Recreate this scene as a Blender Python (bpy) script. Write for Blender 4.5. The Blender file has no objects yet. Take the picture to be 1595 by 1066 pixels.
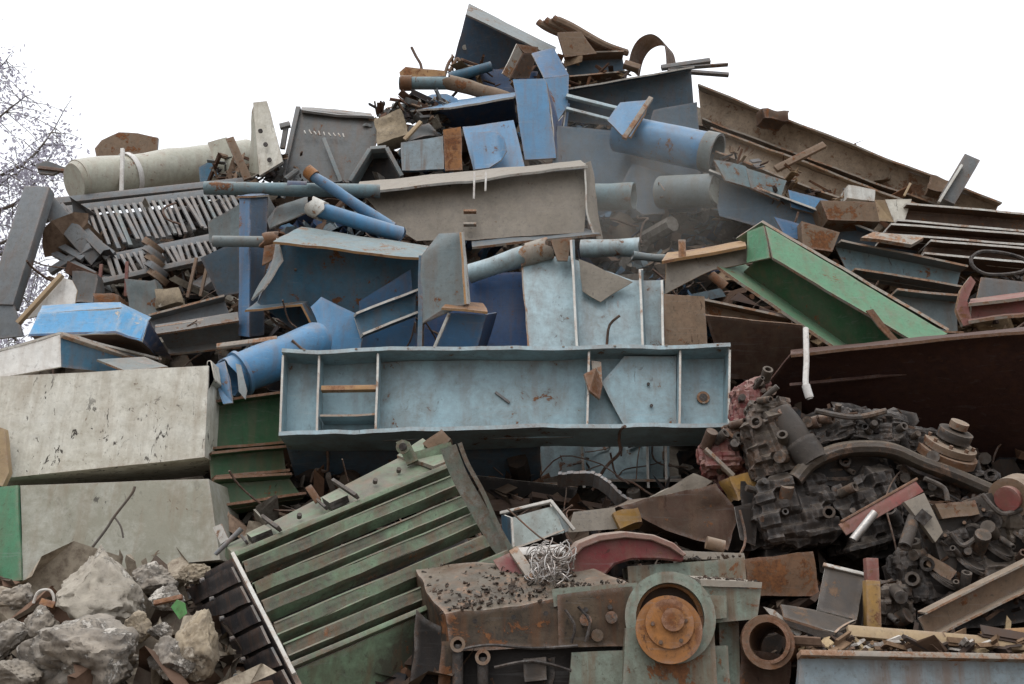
import bpy, bmesh, math, random
from mathutils import Vector, Matrix, noise
R = math.radians
random.seed(7)
scene = bpy.context.scene

# ---------------------------------------------------------------- camera
FPX, CX, CY, TILT = 1564.0, 797.5, 533.0, R(16.6)
CAM = Vector((0, 0, 1.6))
cam_data = bpy.data.cameras.new('camera')
cam_data.sensor_fit = 'HORIZONTAL'; cam_data.sensor_width = 36.0
cam_data.lens = 36.0 * FPX / 1595.0
cam_data.clip_start = 0.05; cam_data.clip_end = 3000
cam = bpy.data.objects.new('camera', cam_data)
scene.collection.objects.link(cam)
cam.location = CAM; cam.rotation_euler = (R(90) + TILT, 0, 0)
scene.camera = cam

# ---------------------------------------------------------------- sky, sun, exposure (overcast)
world = bpy.data.worlds.new('World'); scene.world = world; world.use_nodes = True
wn, wl = world.node_tree.nodes, world.node_tree.links
wn.clear()
SUN_EL, SUN_AZ = R(58), R(205)          # azimuth clockwise from +Y: behind the camera, to its left
sky = wn.new('ShaderNodeTexSky'); sky.sky_type = 'NISHITA'; sky.sun_disc = False
sky.sun_elevation = SUN_EL; sky.sun_rotation = SUN_AZ
sky.air_density = 1.0; sky.dust_density = 6.0; sky.ozone_density = 1.0
cloud = wn.new('ShaderNodeMix'); cloud.data_type = 'RGBA'
cloud.inputs[0].default_value = 0.9      # closed cloud cover over the clear sky
bgn = wn.new('ShaderNodeBackground'); bgn.inputs[1].default_value = 0.10
wo = wn.new('ShaderNodeOutputWorld')
# standard overcast sky: luminance rises from the horizon to the zenith as (1 + 2 sin h) / 3
wtc = wn.new('ShaderNodeTexCoord'); wsep = wn.new('ShaderNodeSeparateXYZ'); wl.new(wtc.outputs['Generated'], wsep.inputs[0])
wmr = wn.new('ShaderNodeMapRange'); wl.new(wsep.outputs[2], wmr.inputs[0])
wmr.inputs[3].default_value = 1 / 3; wmr.inputs[4].default_value = 1.0
wmu = wn.new('ShaderNodeVectorMath'); wmu.operation = 'SCALE'; wmu.inputs[0].default_value = (21.2, 21.7, 22.7); wl.new(wmr.outputs[0], wmu.inputs['Scale'])
wl.new(wmu.outputs[0], cloud.inputs[7])
wl.new(sky.outputs[0], cloud.inputs[6]); wl.new(cloud.outputs[2], bgn.inputs[0]); wl.new(bgn.outputs[0], wo.inputs[0])
sd = bpy.data.lights.new('sun', 'SUN'); sd.energy = 1.0; sd.angle = R(25); sd.color = (1, 0.97, 0.93)
sun = bpy.data.objects.new('sun', sd); scene.collection.objects.link(sun)
sun_dir = Vector((math.sin(SUN_AZ) * math.cos(SUN_EL), math.cos(SUN_AZ) * math.cos(SUN_EL), math.sin(SUN_EL)))
sun.rotation_euler = sun_dir.to_track_quat('Z', 'Y').to_euler(); sun.location = (-6, -10, 25)
vs = scene.view_settings
vs.view_transform = 'Standard'; vs.look = 'None'; vs.exposure = 0.12; vs.gamma = 1.0; vs.use_curve_mapping = False

# ---------------------------------------------------------------- materials
def new_mat(name):
    m = bpy.data.materials.new(name); m.use_nodes = True
    nt = m.node_tree; nt.nodes.clear()
    return m, nt
def nd(nt, t, **kw):
    n = nt.nodes.new(t)
    for k, v in kw.items(): setattr(n, k, v)
    return n
def rgba(c): return (c[0], c[1], c[2], 1)
def mixc(nt, fac, a, b, mode='MIX'):
    n = nd(nt, 'ShaderNodeMix', data_type='RGBA', blend_type=mode)
    for i, v in ((0, fac), (6, a), (7, b)):
        if hasattr(v, 'is_output'): nt.links.new(v, n.inputs[i])
        elif i == 0: n.inputs[0].default_value = v
        else: n.inputs[i].default_value = rgba(v)
    return n.outputs[2]
def mth(nt, op, a, b=0.5, clamp=False):
    n = nd(nt, 'ShaderNodeMath', operation=op, use_clamp=clamp)
    for i, v in ((0, a), (1, b)):
        if hasattr(v, 'is_output'): nt.links.new(v, n.inputs[i])
        else: n.inputs[i].default_value = v
    return n.outputs[0]
def ramp(nt, f, lo, hi):
    n = nd(nt, 'ShaderNodeMapRange', clamp=True)
    nt.links.new(f, n.inputs[0]); n.inputs[1].default_value = lo; n.inputs[2].default_value = hi
    return n.outputs[0]
def tex(nt, vec, scale, detail=4, rough=0.6, dist=0.0):
    n = nd(nt, 'ShaderNodeTexNoise')
    nt.links.new(vec, n.inputs['Vector']); n.inputs['Scale'].default_value = scale
    n.inputs['Detail'].default_value = detail; n.inputs['Roughness'].default_value = rough
    n.inputs['Distortion'].default_value = dist
    return n.outputs[0]
def coords(nt):
    tc = nd(nt, 'ShaderNodeTexCoord'); oi = nd(nt, 'ShaderNodeObjectInfo')
    s = mth(nt, 'MULTIPLY', oi.outputs['Random'], 60.0)
    va = nd(nt, 'ShaderNodeVectorMath', operation='ADD')
    nt.links.new(tc.outputs['Object'], va.inputs[0]); nt.links.new(s, va.inputs[1])
    return va.outputs[0]
def scaled(nt, vec, s):
    n = nd(nt, 'ShaderNodeVectorMath', operation='MULTIPLY')
    nt.links.new(vec, n.inputs[0]); n.inputs[1].default_value = s
    return n.outputs[0]

def worn(name, col, rust=0.25, dirt=0.3, streak=0.35, rough=0.55, dust=0.35, rcol=(0.20, 0.085, 0.035), rcol2=(0.07, 0.035, 0.022),
         dcol=(0.10, 0.085, 0.065), metal=0.0, bump=0.45, var=0.22, dustcol=(0.36, 0.32, 0.26), chips=0.7, wear=0.8, spec=0.22, mot=0.4, dlo=0.46, chl=0.63):
    m, nt = new_mat(name)
    v = coords(nt)
    big = tex(nt, v, 1.7, 5, 0.62)
    med = tex(nt, v, 5.5, 11, 0.76, 0.35)
    fine = tex(nt, v, 34.0, 6, 0.7)
    stv = scaled(nt, v, (7.0, 7.0, 0.55))
    st = tex(nt, stv, 1.6, 5, 0.6)
    b1 = ramp(nt, big, 0.25, 0.75)
    lo = tuple(max(0, c * (1 - var)) for c in col); hi = tuple(min(0.95, c * (1 + var * 0.8)) for c in col)
    c = mixc(nt, b1, lo, hi)
    # mottling and pitting
    mott = tex(nt, v, 13.0, 8, 0.78, 0.4)
    c = mixc(nt, mth(nt, 'MULTIPLY', ramp(nt, mott, 0.42, 0.68), mot), c, tuple(x * 0.42 for x in col))
    c = mixc(nt, mth(nt, 'MULTIPLY', ramp(nt, fine, 0.57, 0.66), mot), c, tuple(x * 0.6 for x in dcol))
    # pale scuffs
    sc = tex(nt, scaled(nt, v, (0.8, 5.0, 15.0)), 2.2, 5, 0.65, 0.8)
    c = mixc(nt, mth(nt, 'MULTIPLY', ramp(nt, sc, 0.60, 0.64), 0.5), c, tuple(min(0.8, x * 0.6 + 0.2 * max(col) + 0.04) for x in col))
    # grime
    dm = mth(nt, 'MULTIPLY', ramp(nt, mth(nt, 'ADD', mth(nt, 'MULTIPLY', big, 0.6), mth(nt, 'MULTIPLY', med, 0.5)), dlo, dlo + 0.17), dirt)
    c = mixc(nt, dm, c, dcol)
    # runs of rust water
    sm = mth(nt, 'MULTIPLY', ramp(nt, st, 0.48, 0.64), streak)
    c = mixc(nt, mth(nt, 'MULTIPLY', sm, 0.75), c, mixc(nt, b1, dcol, tuple(x * 0.9 for x in rcol)))
    # rust patches
    thr = 0.635 - 0.24 * rust
    rm = ramp(nt, mth(nt, 'ADD', mth(nt, 'MULTIPLY', med, 0.7), mth(nt, 'MULTIPLY', big, 0.3)), thr, thr + 0.022)
    rc = mixc(nt, ramp(nt, fine, 0.3, 0.7), rcol2, rcol)
    if rust > 0: c = mixc(nt, rm, c, rc)
    # knocks and gouges
    if chips > 0:
        cv = scaled(nt, v, (2.2, 2.2, 1.0))
        ch = tex(nt, cv, 5.0, 7, 0.7, 1.2); cg = ramp(nt, tex(nt, v, 1.1, 2, 0.5), 0.42, 0.6)
        cm = mth(nt, 'MULTIPLY', mth(nt, 'MULTIPLY', ramp(nt, ch, chl, chl + 0.025), cg), chips)
        c = mixc(nt, cm, c, tuple(x * 0.5 for x in rcol2))
    # bare rusty metal along knocked edges
    if wear > 0:
        bv = nd(nt, 'ShaderNodeBevel', samples=3); bv.inputs['Radius'].default_value = 0.05
        g0 = nd(nt, 'ShaderNodeNewGeometry'); dt = nd(nt, 'ShaderNodeVectorMath', operation='DOT_PRODUCT')
        nt.links.new(bv.outputs[0], dt.inputs[0]); nt.links.new(g0.outputs['Normal'], dt.inputs[1])
        em = mth(nt, 'MULTIPLY', mth(nt, 'MULTIPLY', ramp(nt, dt.outputs['Value'], 0.985, 0.85), ramp(nt, med, 0.40, 0.56)), wear)
        c = mixc(nt, em, c, mixc(nt, ramp(nt, fine, 0.3, 0.7), rcol, tuple(min(0.8, x * 0.5 + 0.22) for x in col)))
    # settled dust on upward faces
    ge = nd(nt, 'ShaderNodeNewGeometry'); sx = nd(nt, 'ShaderNodeSeparateXYZ'); nt.links.new(ge.outputs['Normal'], sx.inputs[0])
    du = mth(nt, 'MULTIPLY', mth(nt, 'MULTIPLY', ramp(nt, sx.outputs[2], 0.35, 0.9), ramp(nt, med, 0.3, 0.6)), dust)
    c = mixc(nt, du, c, dustcol)
    p = nd(nt, 'ShaderNodeBsdfPrincipled'); nt.links.new(c, p.inputs['Base Color'])
    rr = mth(nt, 'ADD', mth(nt, 'MULTIPLY', rm, 0.3), mth(nt, 'ADD', rough - 0.1, mth(nt, 'MULTIPLY', fine, 0.2)), True)
    nt.links.new(rr, p.inputs['Roughness'])
    p.inputs['Metallic'].default_value = metal
    p.inputs['Specular IOR Level'].default_value = spec
    bp = nd(nt, 'ShaderNodeBump'); bp.inputs['Strength'].default_value = bump; bp.inputs['Distance'].default_value = 0.012
    h = mth(nt, 'ADD', mth(nt, 'MULTIPLY', med, 0.6), mth(nt, 'ADD', mth(nt, 'MULTIPLY', fine, 0.25), mth(nt, 'MULTIPLY', rm, 0.25)))
    nt.links.new(h, bp.inputs['Height']); nt.links.new(bp.outputs[0], p.inputs['Normal'])
    o = nd(nt, 'ShaderNodeOutputMaterial'); nt.links.new(p.outputs[0], o.inputs[0])
    return m

M = {}
def W(k, *a, **kw): M[k] = worn(k, *a, **kw)
W('light_blue', (0.27, 0.40, 0.45), rust=0.2, dirt=0.55, streak=0.30, dust=0.2, spec=0.4, rough=0.45, mot=0.22)
W('pale_blue', (0.36, 0.485, 0.53), rust=0.2, dirt=0.55, streak=0.35, spec=0.4, rough=0.45, mot=0.22)
W('blue', (0.042, 0.14, 0.28), rust=0.18, dirt=0.3, spec=0.4, rough=0.45, mot=0.22)
W('mid_blue', (0.068, 0.215, 0.39), rust=0.2, dirt=0.35, spec=0.4, rough=0.45, mot=0.22)
W('navy', (0.028, 0.062, 0.135), rust=0.12, dirt=0.3, dust=0.25)
W('deep_blue', (0.02, 0.075, 0.20), rust=0.08, dirt=0.25, spec=0.4, rough=0.45)
W('bright_blue', (0.03, 0.26, 0.52), rust=0.16, dirt=0.25, rcol=(0.55, 0.50, 0.42), rcol2=(0.35, 0.30, 0.24), spec=0.4, rough=0.45)
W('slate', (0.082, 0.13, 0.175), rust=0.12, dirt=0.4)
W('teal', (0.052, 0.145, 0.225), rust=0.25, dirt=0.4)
W('teal_lit', (0.15, 0.235, 0.265), rust=0.3, dirt=0.4)  # paler teal of pipes and panels; paints light on the torn girder's flange
W('grey_teal', (0.165, 0.205, 0.215), rust=0.2, dirt=0.4)
W('dusty_tan', (0.27, 0.235, 0.19), rust=0.15, dirt=0.35, dcol=(0.15, 0.14, 0.13), streak=0.25, rcol=(0.22, 0.15, 0.09), mot=0.5)
W('cream', (0.66, 0.64, 0.565), rust=0.10, dirt=0.6, chips=1.0, dcol=(0.27, 0.24, 0.18), streak=0.45, rcol=(0.22, 0.13, 0.07), rcol2=(0.10, 0.085, 0.07), chl=0.59)
W('tank_grey', (0.39, 0.385, 0.31), rust=0.22, dirt=0.35, dcol=(0.2, 0.18, 0.14), rcol=(0.28, 0.13, 0.08), spec=0.4, rough=0.45)
W('grey', (0.155, 0.172, 0.185), rust=0.12, dirt=0.4)
W('dark_grey', (0.13, 0.14, 0.145), rust=0.2, dirt=0.4)
W('white', (0.72, 0.71, 0.68), rust=0.10, dirt=0.4, dcol=(0.38, 0.35, 0.3))
W('green', (0.085, 0.235, 0.13), rust=0.12, dirt=0.3)
W('dark_green', (0.030, 0.095, 0.040), rust=0.22, dirt=0.45)
W('press_green', (0.165, 0.24, 0.15), rust=0.2, dirt=0.9, streak=0.6, dcol=(0.05, 0.043, 0.033), mot=0.55, dlo=0.435)
W('machine_green', (0.25, 0.315, 0.26), rust=0.34, dirt=0.7, dcol=(0.09, 0.075, 0.055), mot=0.7, dlo=0.42, streak=0.95)
W('rust', (0.17, 0.085, 0.045), rust=0.5, dirt=0.5, spec=0.1, mot=0.7)
W('rust_brown', (0.20, 0.135, 0.09), rust=0.4, dirt=0.5, dust=0.5, spec=0.1, mot=0.6)
W('rust_dark', (0.075, 0.042, 0.030), rust=0.35, dirt=0.5, spec=0.1)
W('rust_orange', (0.33, 0.14, 0.04), rust=0.5, dirt=0.7, rcol=(0.20, 0.075, 0.025), dcol=(0.06, 0.035, 0.025), mot=0.6)
W('edge', (0.30, 0.27, 0.23), rust=0.55, dirt=0.4, rcol=(0.33, 0.16, 0.07))
W('edge_pale', (0.60, 0.60, 0.56), rust=0.35, dirt=0.3, rcol=(0.33, 0.17, 0.08))  # worn pale metal; as plate rims it also paints in caught sky light
W('edge_orange', (0.36, 0.20, 0.08), rust=0.4, dirt=0.3, rcol=(0.30, 0.13, 0.05))
W('wood', (0.42, 0.31, 0.18), rust=0.1, dirt=0.45, streak=0.2, dcol=(0.16, 0.11, 0.07))
W('maroon', (0.085, 0.043, 0.035), rust=0.15, dirt=0.5, dcol=(0.03, 0.02, 0.02), dust=0.1, spec=0.1)
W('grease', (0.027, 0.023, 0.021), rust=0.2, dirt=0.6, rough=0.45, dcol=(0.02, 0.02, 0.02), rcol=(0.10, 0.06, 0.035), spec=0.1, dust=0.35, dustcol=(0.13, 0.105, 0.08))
W('grease_grey', (0.062, 0.053, 0.046), rust=0.3, dirt=0.7, rough=0.5, dcol=(0.035, 0.033, 0.032), rcol=(0.14, 0.09, 0.055), spec=0.1, dust=0.35, dustcol=(0.13, 0.105, 0.08))
W('red', (0.15, 0.022, 0.025), rust=0.25, dirt=0.5)
W('faded_red', (0.23, 0.07, 0.062), rust=0.28, dirt=0.45)
W('ochre', (0.36, 0.20, 0.045), rust=0.35, dirt=0.5)
W('swarf', (0.50, 0.49, 0.47), rust=0.12, dirt=0.3, metal=0.7, rough=0.4)
W('box_grey', (0.36, 0.42, 0.40), rust=0.15, dirt=0.5, dlo=0.44)
W('skip_blue', (0.26, 0.33, 0.37), rust=0.25, dirt=0.5, dlo=0.42, streak=0.8)
W('rock', (0.39, 0.335, 0.27), rust=0.40, dirt=0.9, bump=1.2, rough=0.9, wear=0, chips=1.0, dcol=(0.12, 0.105, 0.09), rcol=(0.58, 0.55, 0.50), rcol2=(0.22, 0.19, 0.16), dust=0.25, mot=0.8, dlo=0.44)
W('rock_tan', (0.40, 0.325, 0.225), rust=0.35, dirt=0.8, bump=1.2, rough=0.9, wear=0, chips=1.0, dcol=(0.15, 0.12, 0.09), rcol=(0.60, 0.55, 0.46), rcol2=(0.25, 0.2, 0.15), mot=0.7, dlo=0.44)
W('rubber', (0.03, 0.029, 0.033), rust=0.0, dirt=0.5, rough=0.7, dcol=(0.06, 0.055, 0.05), spec=0.1)
W('bark', wear=0, chips=0, col=(0.12, 0.105, 0.095), rust=0.0, dirt=0.6, bump=0.8, rough=0.9)
W('soil', wear=0, chips=0, col=(0.065, 0.052, 0.042), rust=0.4, dirt=0.7, bump=1.0, rough=0.95, rcol=(0.14, 0.08, 0.05), spec=0.1)
W('plastic_green', (0.10, 0.38, 0.12), rust=0.0, dirt=0.3)

def attr_mat(name, rough=0.8):
    m, nt = new_mat(name)
    a = nd(nt, 'ShaderNodeAttribute', attribute_name='col')
    v = coords(nt); f = tex(nt, v, 14, 8, 0.7)
    c = mixc(nt, mth(nt, 'MULTIPLY', ramp(nt, f, 0.42, 0.68), 0.75), a.outputs[0], (0.075, 0.045, 0.03))
    p = nd(nt, 'ShaderNodeBsdfPrincipled'); p.inputs['Roughness'].default_value = rough; p.inputs['Specular IOR Level'].default_value = 0.12
    nt.links.new(c, p.inputs['Base Color'])
    bp = nd(nt, 'ShaderNodeBump'); bp.inputs['Strength'].default_value = 0.4; bp.inputs['Distance'].default_value = 0.01
    nt.links.new(f, bp.inputs['Height']); nt.links.new(bp.outputs[0], p.inputs['Normal'])
    o = nd(nt, 'ShaderNodeOutputMaterial'); nt.links.new(p.outputs[0], o.inputs[0])
    return m
W('girder_brown', (0.40, 0.315, 0.235), rust=0.35, dirt=0.5, spec=0.12, rcol=(0.24, 0.13, 0.075), rcol2=(0.09, 0.055, 0.04), mot=0.6)
W('dusty_red', (0.24, 0.125, 0.10), rust=0.3, dirt=0.7, dcol=(0.12, 0.09, 0.07), mot=0.6, dust=0.7)
W('dirty_cast', (0.085, 0.068, 0.052), rust=0.45, dirt=0.9, dcol=(0.03, 0.026, 0.023), rcol=(0.15, 0.085, 0.05), rcol2=(0.05, 0.035, 0.027), mot=0.7, spec=0.12, dust=0.55, dustcol=(0.18, 0.15, 0.115))
W('pale_rock', (0.40, 0.36, 0.295), rust=0.35, dirt=0.7, bump=1.2, rough=0.9, wear=0, chips=1.0, dcol=(0.2, 0.17, 0.14), rcol=(0.62, 0.59, 0.53), rcol2=(0.25, 0.22, 0.18), mot=0.6)
W('oily_rust', (0.125, 0.09, 0.06), rust=0.38, dirt=0.9, dcol=(0.03, 0.026, 0.022), spec=0.12, mot=0.8, dlo=0.42, streak=0.9)
W('steel_blue', (0.06, 0.105, 0.165), rust=0.12, dirt=0.4)
W('cream_grey', (0.43, 0.425, 0.37), rust=0.10, dirt=0.8, chips=1.0, dcol=(0.2, 0.19, 0.14), streak=0.5, rcol=(0.22, 0.13, 0.07), rcol2=(0.08, 0.07, 0.06), dlo=0.42, chl=0.59)
M['scrap_mix'] = attr_mat('scrap_mix')
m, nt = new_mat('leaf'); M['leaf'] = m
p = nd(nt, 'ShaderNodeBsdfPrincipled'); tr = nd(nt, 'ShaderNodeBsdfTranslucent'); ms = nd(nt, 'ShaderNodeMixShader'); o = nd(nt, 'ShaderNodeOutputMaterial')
lc = mixc(nt, ramp(nt, tex(nt, coords(nt), 1.2, 3), 0.3, 0.7), (0.34, 0.33, 0.38), (0.50, 0.48, 0.56))  # pale mauve has the sky glare painted into the leaf colour
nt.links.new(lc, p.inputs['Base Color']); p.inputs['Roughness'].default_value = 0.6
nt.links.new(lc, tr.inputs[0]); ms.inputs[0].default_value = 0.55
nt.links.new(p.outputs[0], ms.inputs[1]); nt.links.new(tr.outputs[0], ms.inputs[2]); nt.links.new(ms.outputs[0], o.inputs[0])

# ---------------------------------------------------------------- placing
def interp(x, xs, ys):
    if x <= xs[0]: return ys[0]
    for i in range(len(xs) - 1):
        if x <= xs[i + 1]:
            t = (x - xs[i]) / (xs[i + 1] - xs[i]); return ys[i] + t * (ys[i + 1] - ys[i])
    return ys[-1]
def D(py):   # how far out the face of the heap stands where the sight line at this height meets it
    return interp(py, [-50, 0, 120, 250, 380, 540, 700, 900, 1066, 1200], [14.8, 14.3, 12.8, 11.5, 10.3, 9.2, 8.2, 6.9, 6.0, 5.2])
def V(px, py, Y):
    dx, dy = (px - CX) / FPX, -(py - CY) / FPX
    d = Vector((dx, math.cos(TILT) - dy * math.sin(TILT), math.sin(TILT) + dy * math.cos(TILT)))
    return CAM + d * (Y / d.y)
def depth_of(o, pts):
    return o if o > 3 else D(sum(p[1] for p in pts) / len(pts)) + o
def Q(o, pts):
    """o over 3 = distance in metres; else: sight-line corners -> world points; o = metres behind the face of the heap; a third number adds depth"""
    base = depth_of(o, pts)
    return [V(p[0], p[1], base + (p[2] if len(p) > 2 else 0)) for p in pts]
def mpp(py, o=0): return (D(py) + o) / FPX * 1.02    # metres per picture unit there

# ---------------------------------------------------------------- objects
C = scene.collection
POS = {}; ROOTS = []
def tag(o, label=None, cat=None, group=None, kind=None):
    if label: o['label'] = label
    if cat: o['category'] = cat
    if group: o['group'] = group
    if kind: o['kind'] = kind
    elif cat: o['kind'] = 'thing'
    return o
def thing(name, label, cat, group=None):
    o = bpy.data.objects.new(name, None); o.empty_display_size = 0.1
    C.objects.link(o); tag(o, label, cat, group); ROOTS.append(o); POS[o] = None
    return o
def finish(bm, name, mats, parent=None, sharp=35, smooth=True):
    me = bpy.data.meshes.new(name)
    vs_ = [v.co for v in bm.verts]
    c = Vector(((min(v.x for v in vs_) + max(v.x for v in vs_)) / 2, (min(v.y for v in vs_) + max(v.y for v in vs_)) / 2, min(v.z for v in vs_)))
    bmesh.ops.translate(bm, verts=bm.verts, vec=-c)
    bm.normal_update(); bm.to_mesh(me); bm.free()
    for k in (mats if isinstance(mats, (list, tuple)) else [mats]): me.materials.append(M[k])
    if smooth:
        me.polygons.foreach_set('use_smooth', [True] * len(me.polygons)); me.set_sharp_from_angle(angle=R(sharp))
    o = bpy.data.objects.new(name, me); C.objects.link(o); POS[o] = c
    if parent: o.parent = parent
    return o
def settle():
    for r in ROOTS:
        pts = []
        for ch in r.children:
            c = POS[ch]
            for b in ch.bound_box: pts.append(c + Vector(b))
        POS[r] = Vector(((min(p.x for p in pts) + max(p.x for p in pts)) / 2, (min(p.y for p in pts) + max(p.y for p in pts)) / 2, min(p.z for p in pts)))
    for o, c in POS.items():
        o.location = c - POS[o.parent] if o.parent else c
def newell(pts):
    n = Vector()
    for i, a in enumerate(pts):
        b = pts[(i + 1) % len(pts)]
        n += Vector(((a.y - b.y) * (a.z + b.z), (a.z - b.z) * (a.x + b.x), (a.x - b.x) * (a.y + b.y)))
    return n.normalized()
def to_cam(n, p): return n if n.dot(CAM - p) > 0 else -n
SEED = [0]
def sheet_bm(pts, th, dent=0.026, rag=0.009, cell=0.15, freq=1.6):
    SEED[0] += 1; so = Vector((SEED[0] * 3.1, SEED[0] * 1.7, 0))
    bm = bmesh.new()
    vs_ = [bm.verts.new(p) for p in pts]
    f = bm.faces.new(vs_)
    n = newell(pts)
    if n.dot(CAM - pts[0]) < 0: n = -n
    if len(pts) > 4: bmesh.ops.triangulate(bm, faces=bm.faces[:])
    if dent > 0 or rag > 0:
        for _ in range(4):
            lng = [e for e in bm.edges if e.calc_length() > cell]
            if not lng: break
            if len(pts) == 4:
                L = max(e.calc_length() for e in bm.edges)
                ea = (pts[1] - pts[0]).length; eb = (pts[2] - pts[1]).length
                bm.free(); bm = bmesh.new()
                na = max(1, min(40, int(ea / cell))); nb = max(1, min(16, int(eb / cell)))
                g = [[bm.verts.new((pts[0] * (1 - i / na) + pts[1] * (i / na)) * (1 - j / nb) + (pts[3] * (1 - i / na) + pts[2] * (i / na)) * (j / nb)) for i in range(na + 1)] for j in range(nb + 1)]
                for j in range(nb):
                    for i in range(na): bm.faces.new((g[j][i], g[j][i + 1], g[j + 1][i + 1], g[j + 1][i]))
                break
            bmesh.ops.subdivide_edges(bm, edges=lng, cuts=1, use_grid_fill=True)
            bmesh.ops.triangulate(bm, faces=[q for q in bm.faces if len(q.verts) > 4])
        for v in bm.verts:
            w = noise.noise(v.co * freq + so) * dent + noise.noise(v.co * freq * 3.3 + so) * dent * 0.35
            v.co += n * w
            if rag > 0 and v.is_boundary:
                q = noise.noise_vector(v.co * 5.1 + so) * rag
                v.co += q - n * q.dot(n)
    bm.normal_update()
    fs = bm.faces[:]
    up = sum((q.normal * q.calc_area() for q in fs), Vector())
    if up.dot(n) < 0: bmesh.ops.reverse_faces(bm, faces=fs)
    front = bm.faces[:]; be = [e for e in bm.edges if e.is_boundary]
    twin = {v: bm.verts.new(v.co - n * th) for v in bm.verts[:]}
    for q in front: bm.faces.new([twin[v] for v in reversed(q.verts)])
    for e in be:
        a, b = e.verts; bm.faces.new((a, b, twin[b], twin[a]))
    bmesh.ops.recalc_face_normals(bm, faces=bm.faces[:])
    for q in bm.faces:
        if abs(q.normal.dot(n)) < 0.45: q.material_index = 1
    return bm
def sheet(name, pts, th, mat, rim='edge', parent=None, **kw):
    return finish(sheet_bm(pts, th, **kw), name, [mat, rim or mat], parent)
def plate(name, label, cat, o, pts, mat, th=0.018, rim='edge', group=None, **kw):
    return tag(sheet(name, Q(o, pts), th, mat, rim, **kw), label, cat, group)
def hexa_bm(f4, b4, bevel=0.012, dent=0.0, cuts=0):
    bm = bmesh.new()
    v = [bm.verts.new(p) for p in list(f4) + list(b4)]
    for q in ((0, 1, 2, 3), (7, 6, 5, 4), (0, 4, 5, 1), (1, 5, 6, 2), (2, 6, 7, 3), (3, 7, 4, 0)): bm.faces.new([v[i] for i in q])
    bmesh.ops.recalc_face_normals(bm, faces=bm.faces[:])
    if cuts:
        bmesh.ops.subdivide_edges(bm, edges=bm.edges[:], cuts=cuts, use_grid_fill=True)
        SEED[0] += 1; so = Vector((SEED[0] * 2.3, 0, SEED[0]))
        for q in bm.verts: q.co += noise.noise_vector(q.co * 2.2 + so) * dent + noise.noise_vector(q.co * 8 + so) * dent * 0.45
    elif bevel > 0:
        bmesh.ops.bevel(bm, geom=bm.edges[:], offset=bevel, segments=2, profile=0.6, affect='EDGES')
    return bm
def block(name, o, f, mat, depth=0.3, back=None, parent=None, bevel=0.012, dent=0.008, cuts=5, rise=0.0):
    base = depth_of(o, f)
    f4 = [V(p[0], p[1], base + (p[2] if len(p) > 2 else 0)) for p in f]
    b4 = [V(p[0], p[1], base + (p[2] if len(p) > 2 else depth)) for p in back] if back else [p + Vector((0, depth, rise)) for p in f4]
    return finish(hexa_bm(f4, b4, bevel, dent, cuts), name, mat, parent)
def basis(ax):
    ax = ax.normalized()
    u = ax.cross(Vector((0, 0, 1)))
    if u.length < 0.05: u = ax.cross(Vector((1, 0, 0)))
    u.normalize(); return ax, u, ax.cross(u)
def tube_bm(A, B, r, wall=None, r2=None, seg=20, dent=0.0, rings=6, rag=0.0):
    ax, u, w = basis(B - A); r2 = r2 or r; bm = bmesh.new()
    SEED[0] += 1; so = Vector((SEED[0], SEED[0] * 2.7, 0))
    def ring(t, k, end=False):
        out = []
        for i in range(seg):
            a = 2 * math.pi * i / seg
            dr = u * math.cos(a) + w * math.sin(a); rr = (r + (r2 - r) * t) - k
            p = A.lerp(B, t) + dr * rr
            if dent: p += dr * noise.noise(p * 2.5 + so) * dent
            if end and rag: p += ax * noise.noise(p * 9 + so) * rag
            out.append(bm.verts.new(p))
        return out
    def skin(a, b, flip=False):
        for i in range(seg):
            j = (i + 1) % seg
            bm.faces.new((a[i], a[j], b[j], b[i]) if not flip else (a[i], b[i], b[j], a[j]))
    o_ = [ring(i / rings, 0, i in (0, rings)) for i in range(rings + 1)]
    for a, b in zip(o_, o_[1:]): skin(a, b)
    if wall:
        n_ = [ring(i / rings, wall, i in (0, rings)) for i in range(rings + 1)]
        for a, b in zip(n_, n_[1:]): skin(a, b, True)
        skin(n_[0], o_[0]); skin(o_[-1], n_[-1])
    else:
        bm.faces.new(o_[0][::-1]); bm.faces.new(o_[-1])
    bmesh.ops.recalc_face_normals(bm, faces=bm.faces[:])
    return bm
def tube(name, A, B, r, mat, parent=None, **kw):
    return finish(tube_bm(A, B, r, **kw), name, mat, parent)
def rod_bm(pts, r, seg=8, taper=1.0, flat=1.0):
    bm = bmesh.new(); rings = []; u = None
    for i, p in enumerate(pts):
        t = (pts[min(i + 1, len(pts) - 1)] - pts[max(i - 1, 0)]).normalized()
        if u is None: _, u, _ = basis(t)
        u = (u - t * u.dot(t)).normalized(); w = t.cross(u)
        rr = r * (1 + (taper - 1) * i / max(1, len(pts) - 1))
        rings.append([bm.verts.new(p + (u * math.cos(2 * math.pi * k / seg) + w * math.sin(2 * math.pi * k / seg) * flat) * rr) for k in range(seg)])
    for a, b in zip(rings, rings[1:]):
        for k in range(seg): bm.faces.new((a[k], a[(k + 1) % seg], b[(k + 1) % seg], b[k]))
    bm.faces.new(rings[0][::-1]); bm.faces.new(rings[-1])
    bmesh.ops.recalc_face_normals(bm, faces=bm.faces[:])
    return bm
def smooth_path(pts, n=5):
    out = []
    for i in range(len(pts) - 1):
        p0, p1, p2, p3 = pts[max(i - 1, 0)], pts[i], pts[i + 1], pts[min(i + 2, len(pts) - 1)]
        for k in range(n):
            t = k / n
            out.append(0.5 * ((2 * p1) + (p2 - p0) * t + (2 * p0 - 5 * p1 + 4 * p2 - p3) * t * t + (3 * p1 - p0 - 3 * p2 + p3) * t ** 3))
    return out + [pts[-1]]
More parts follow.
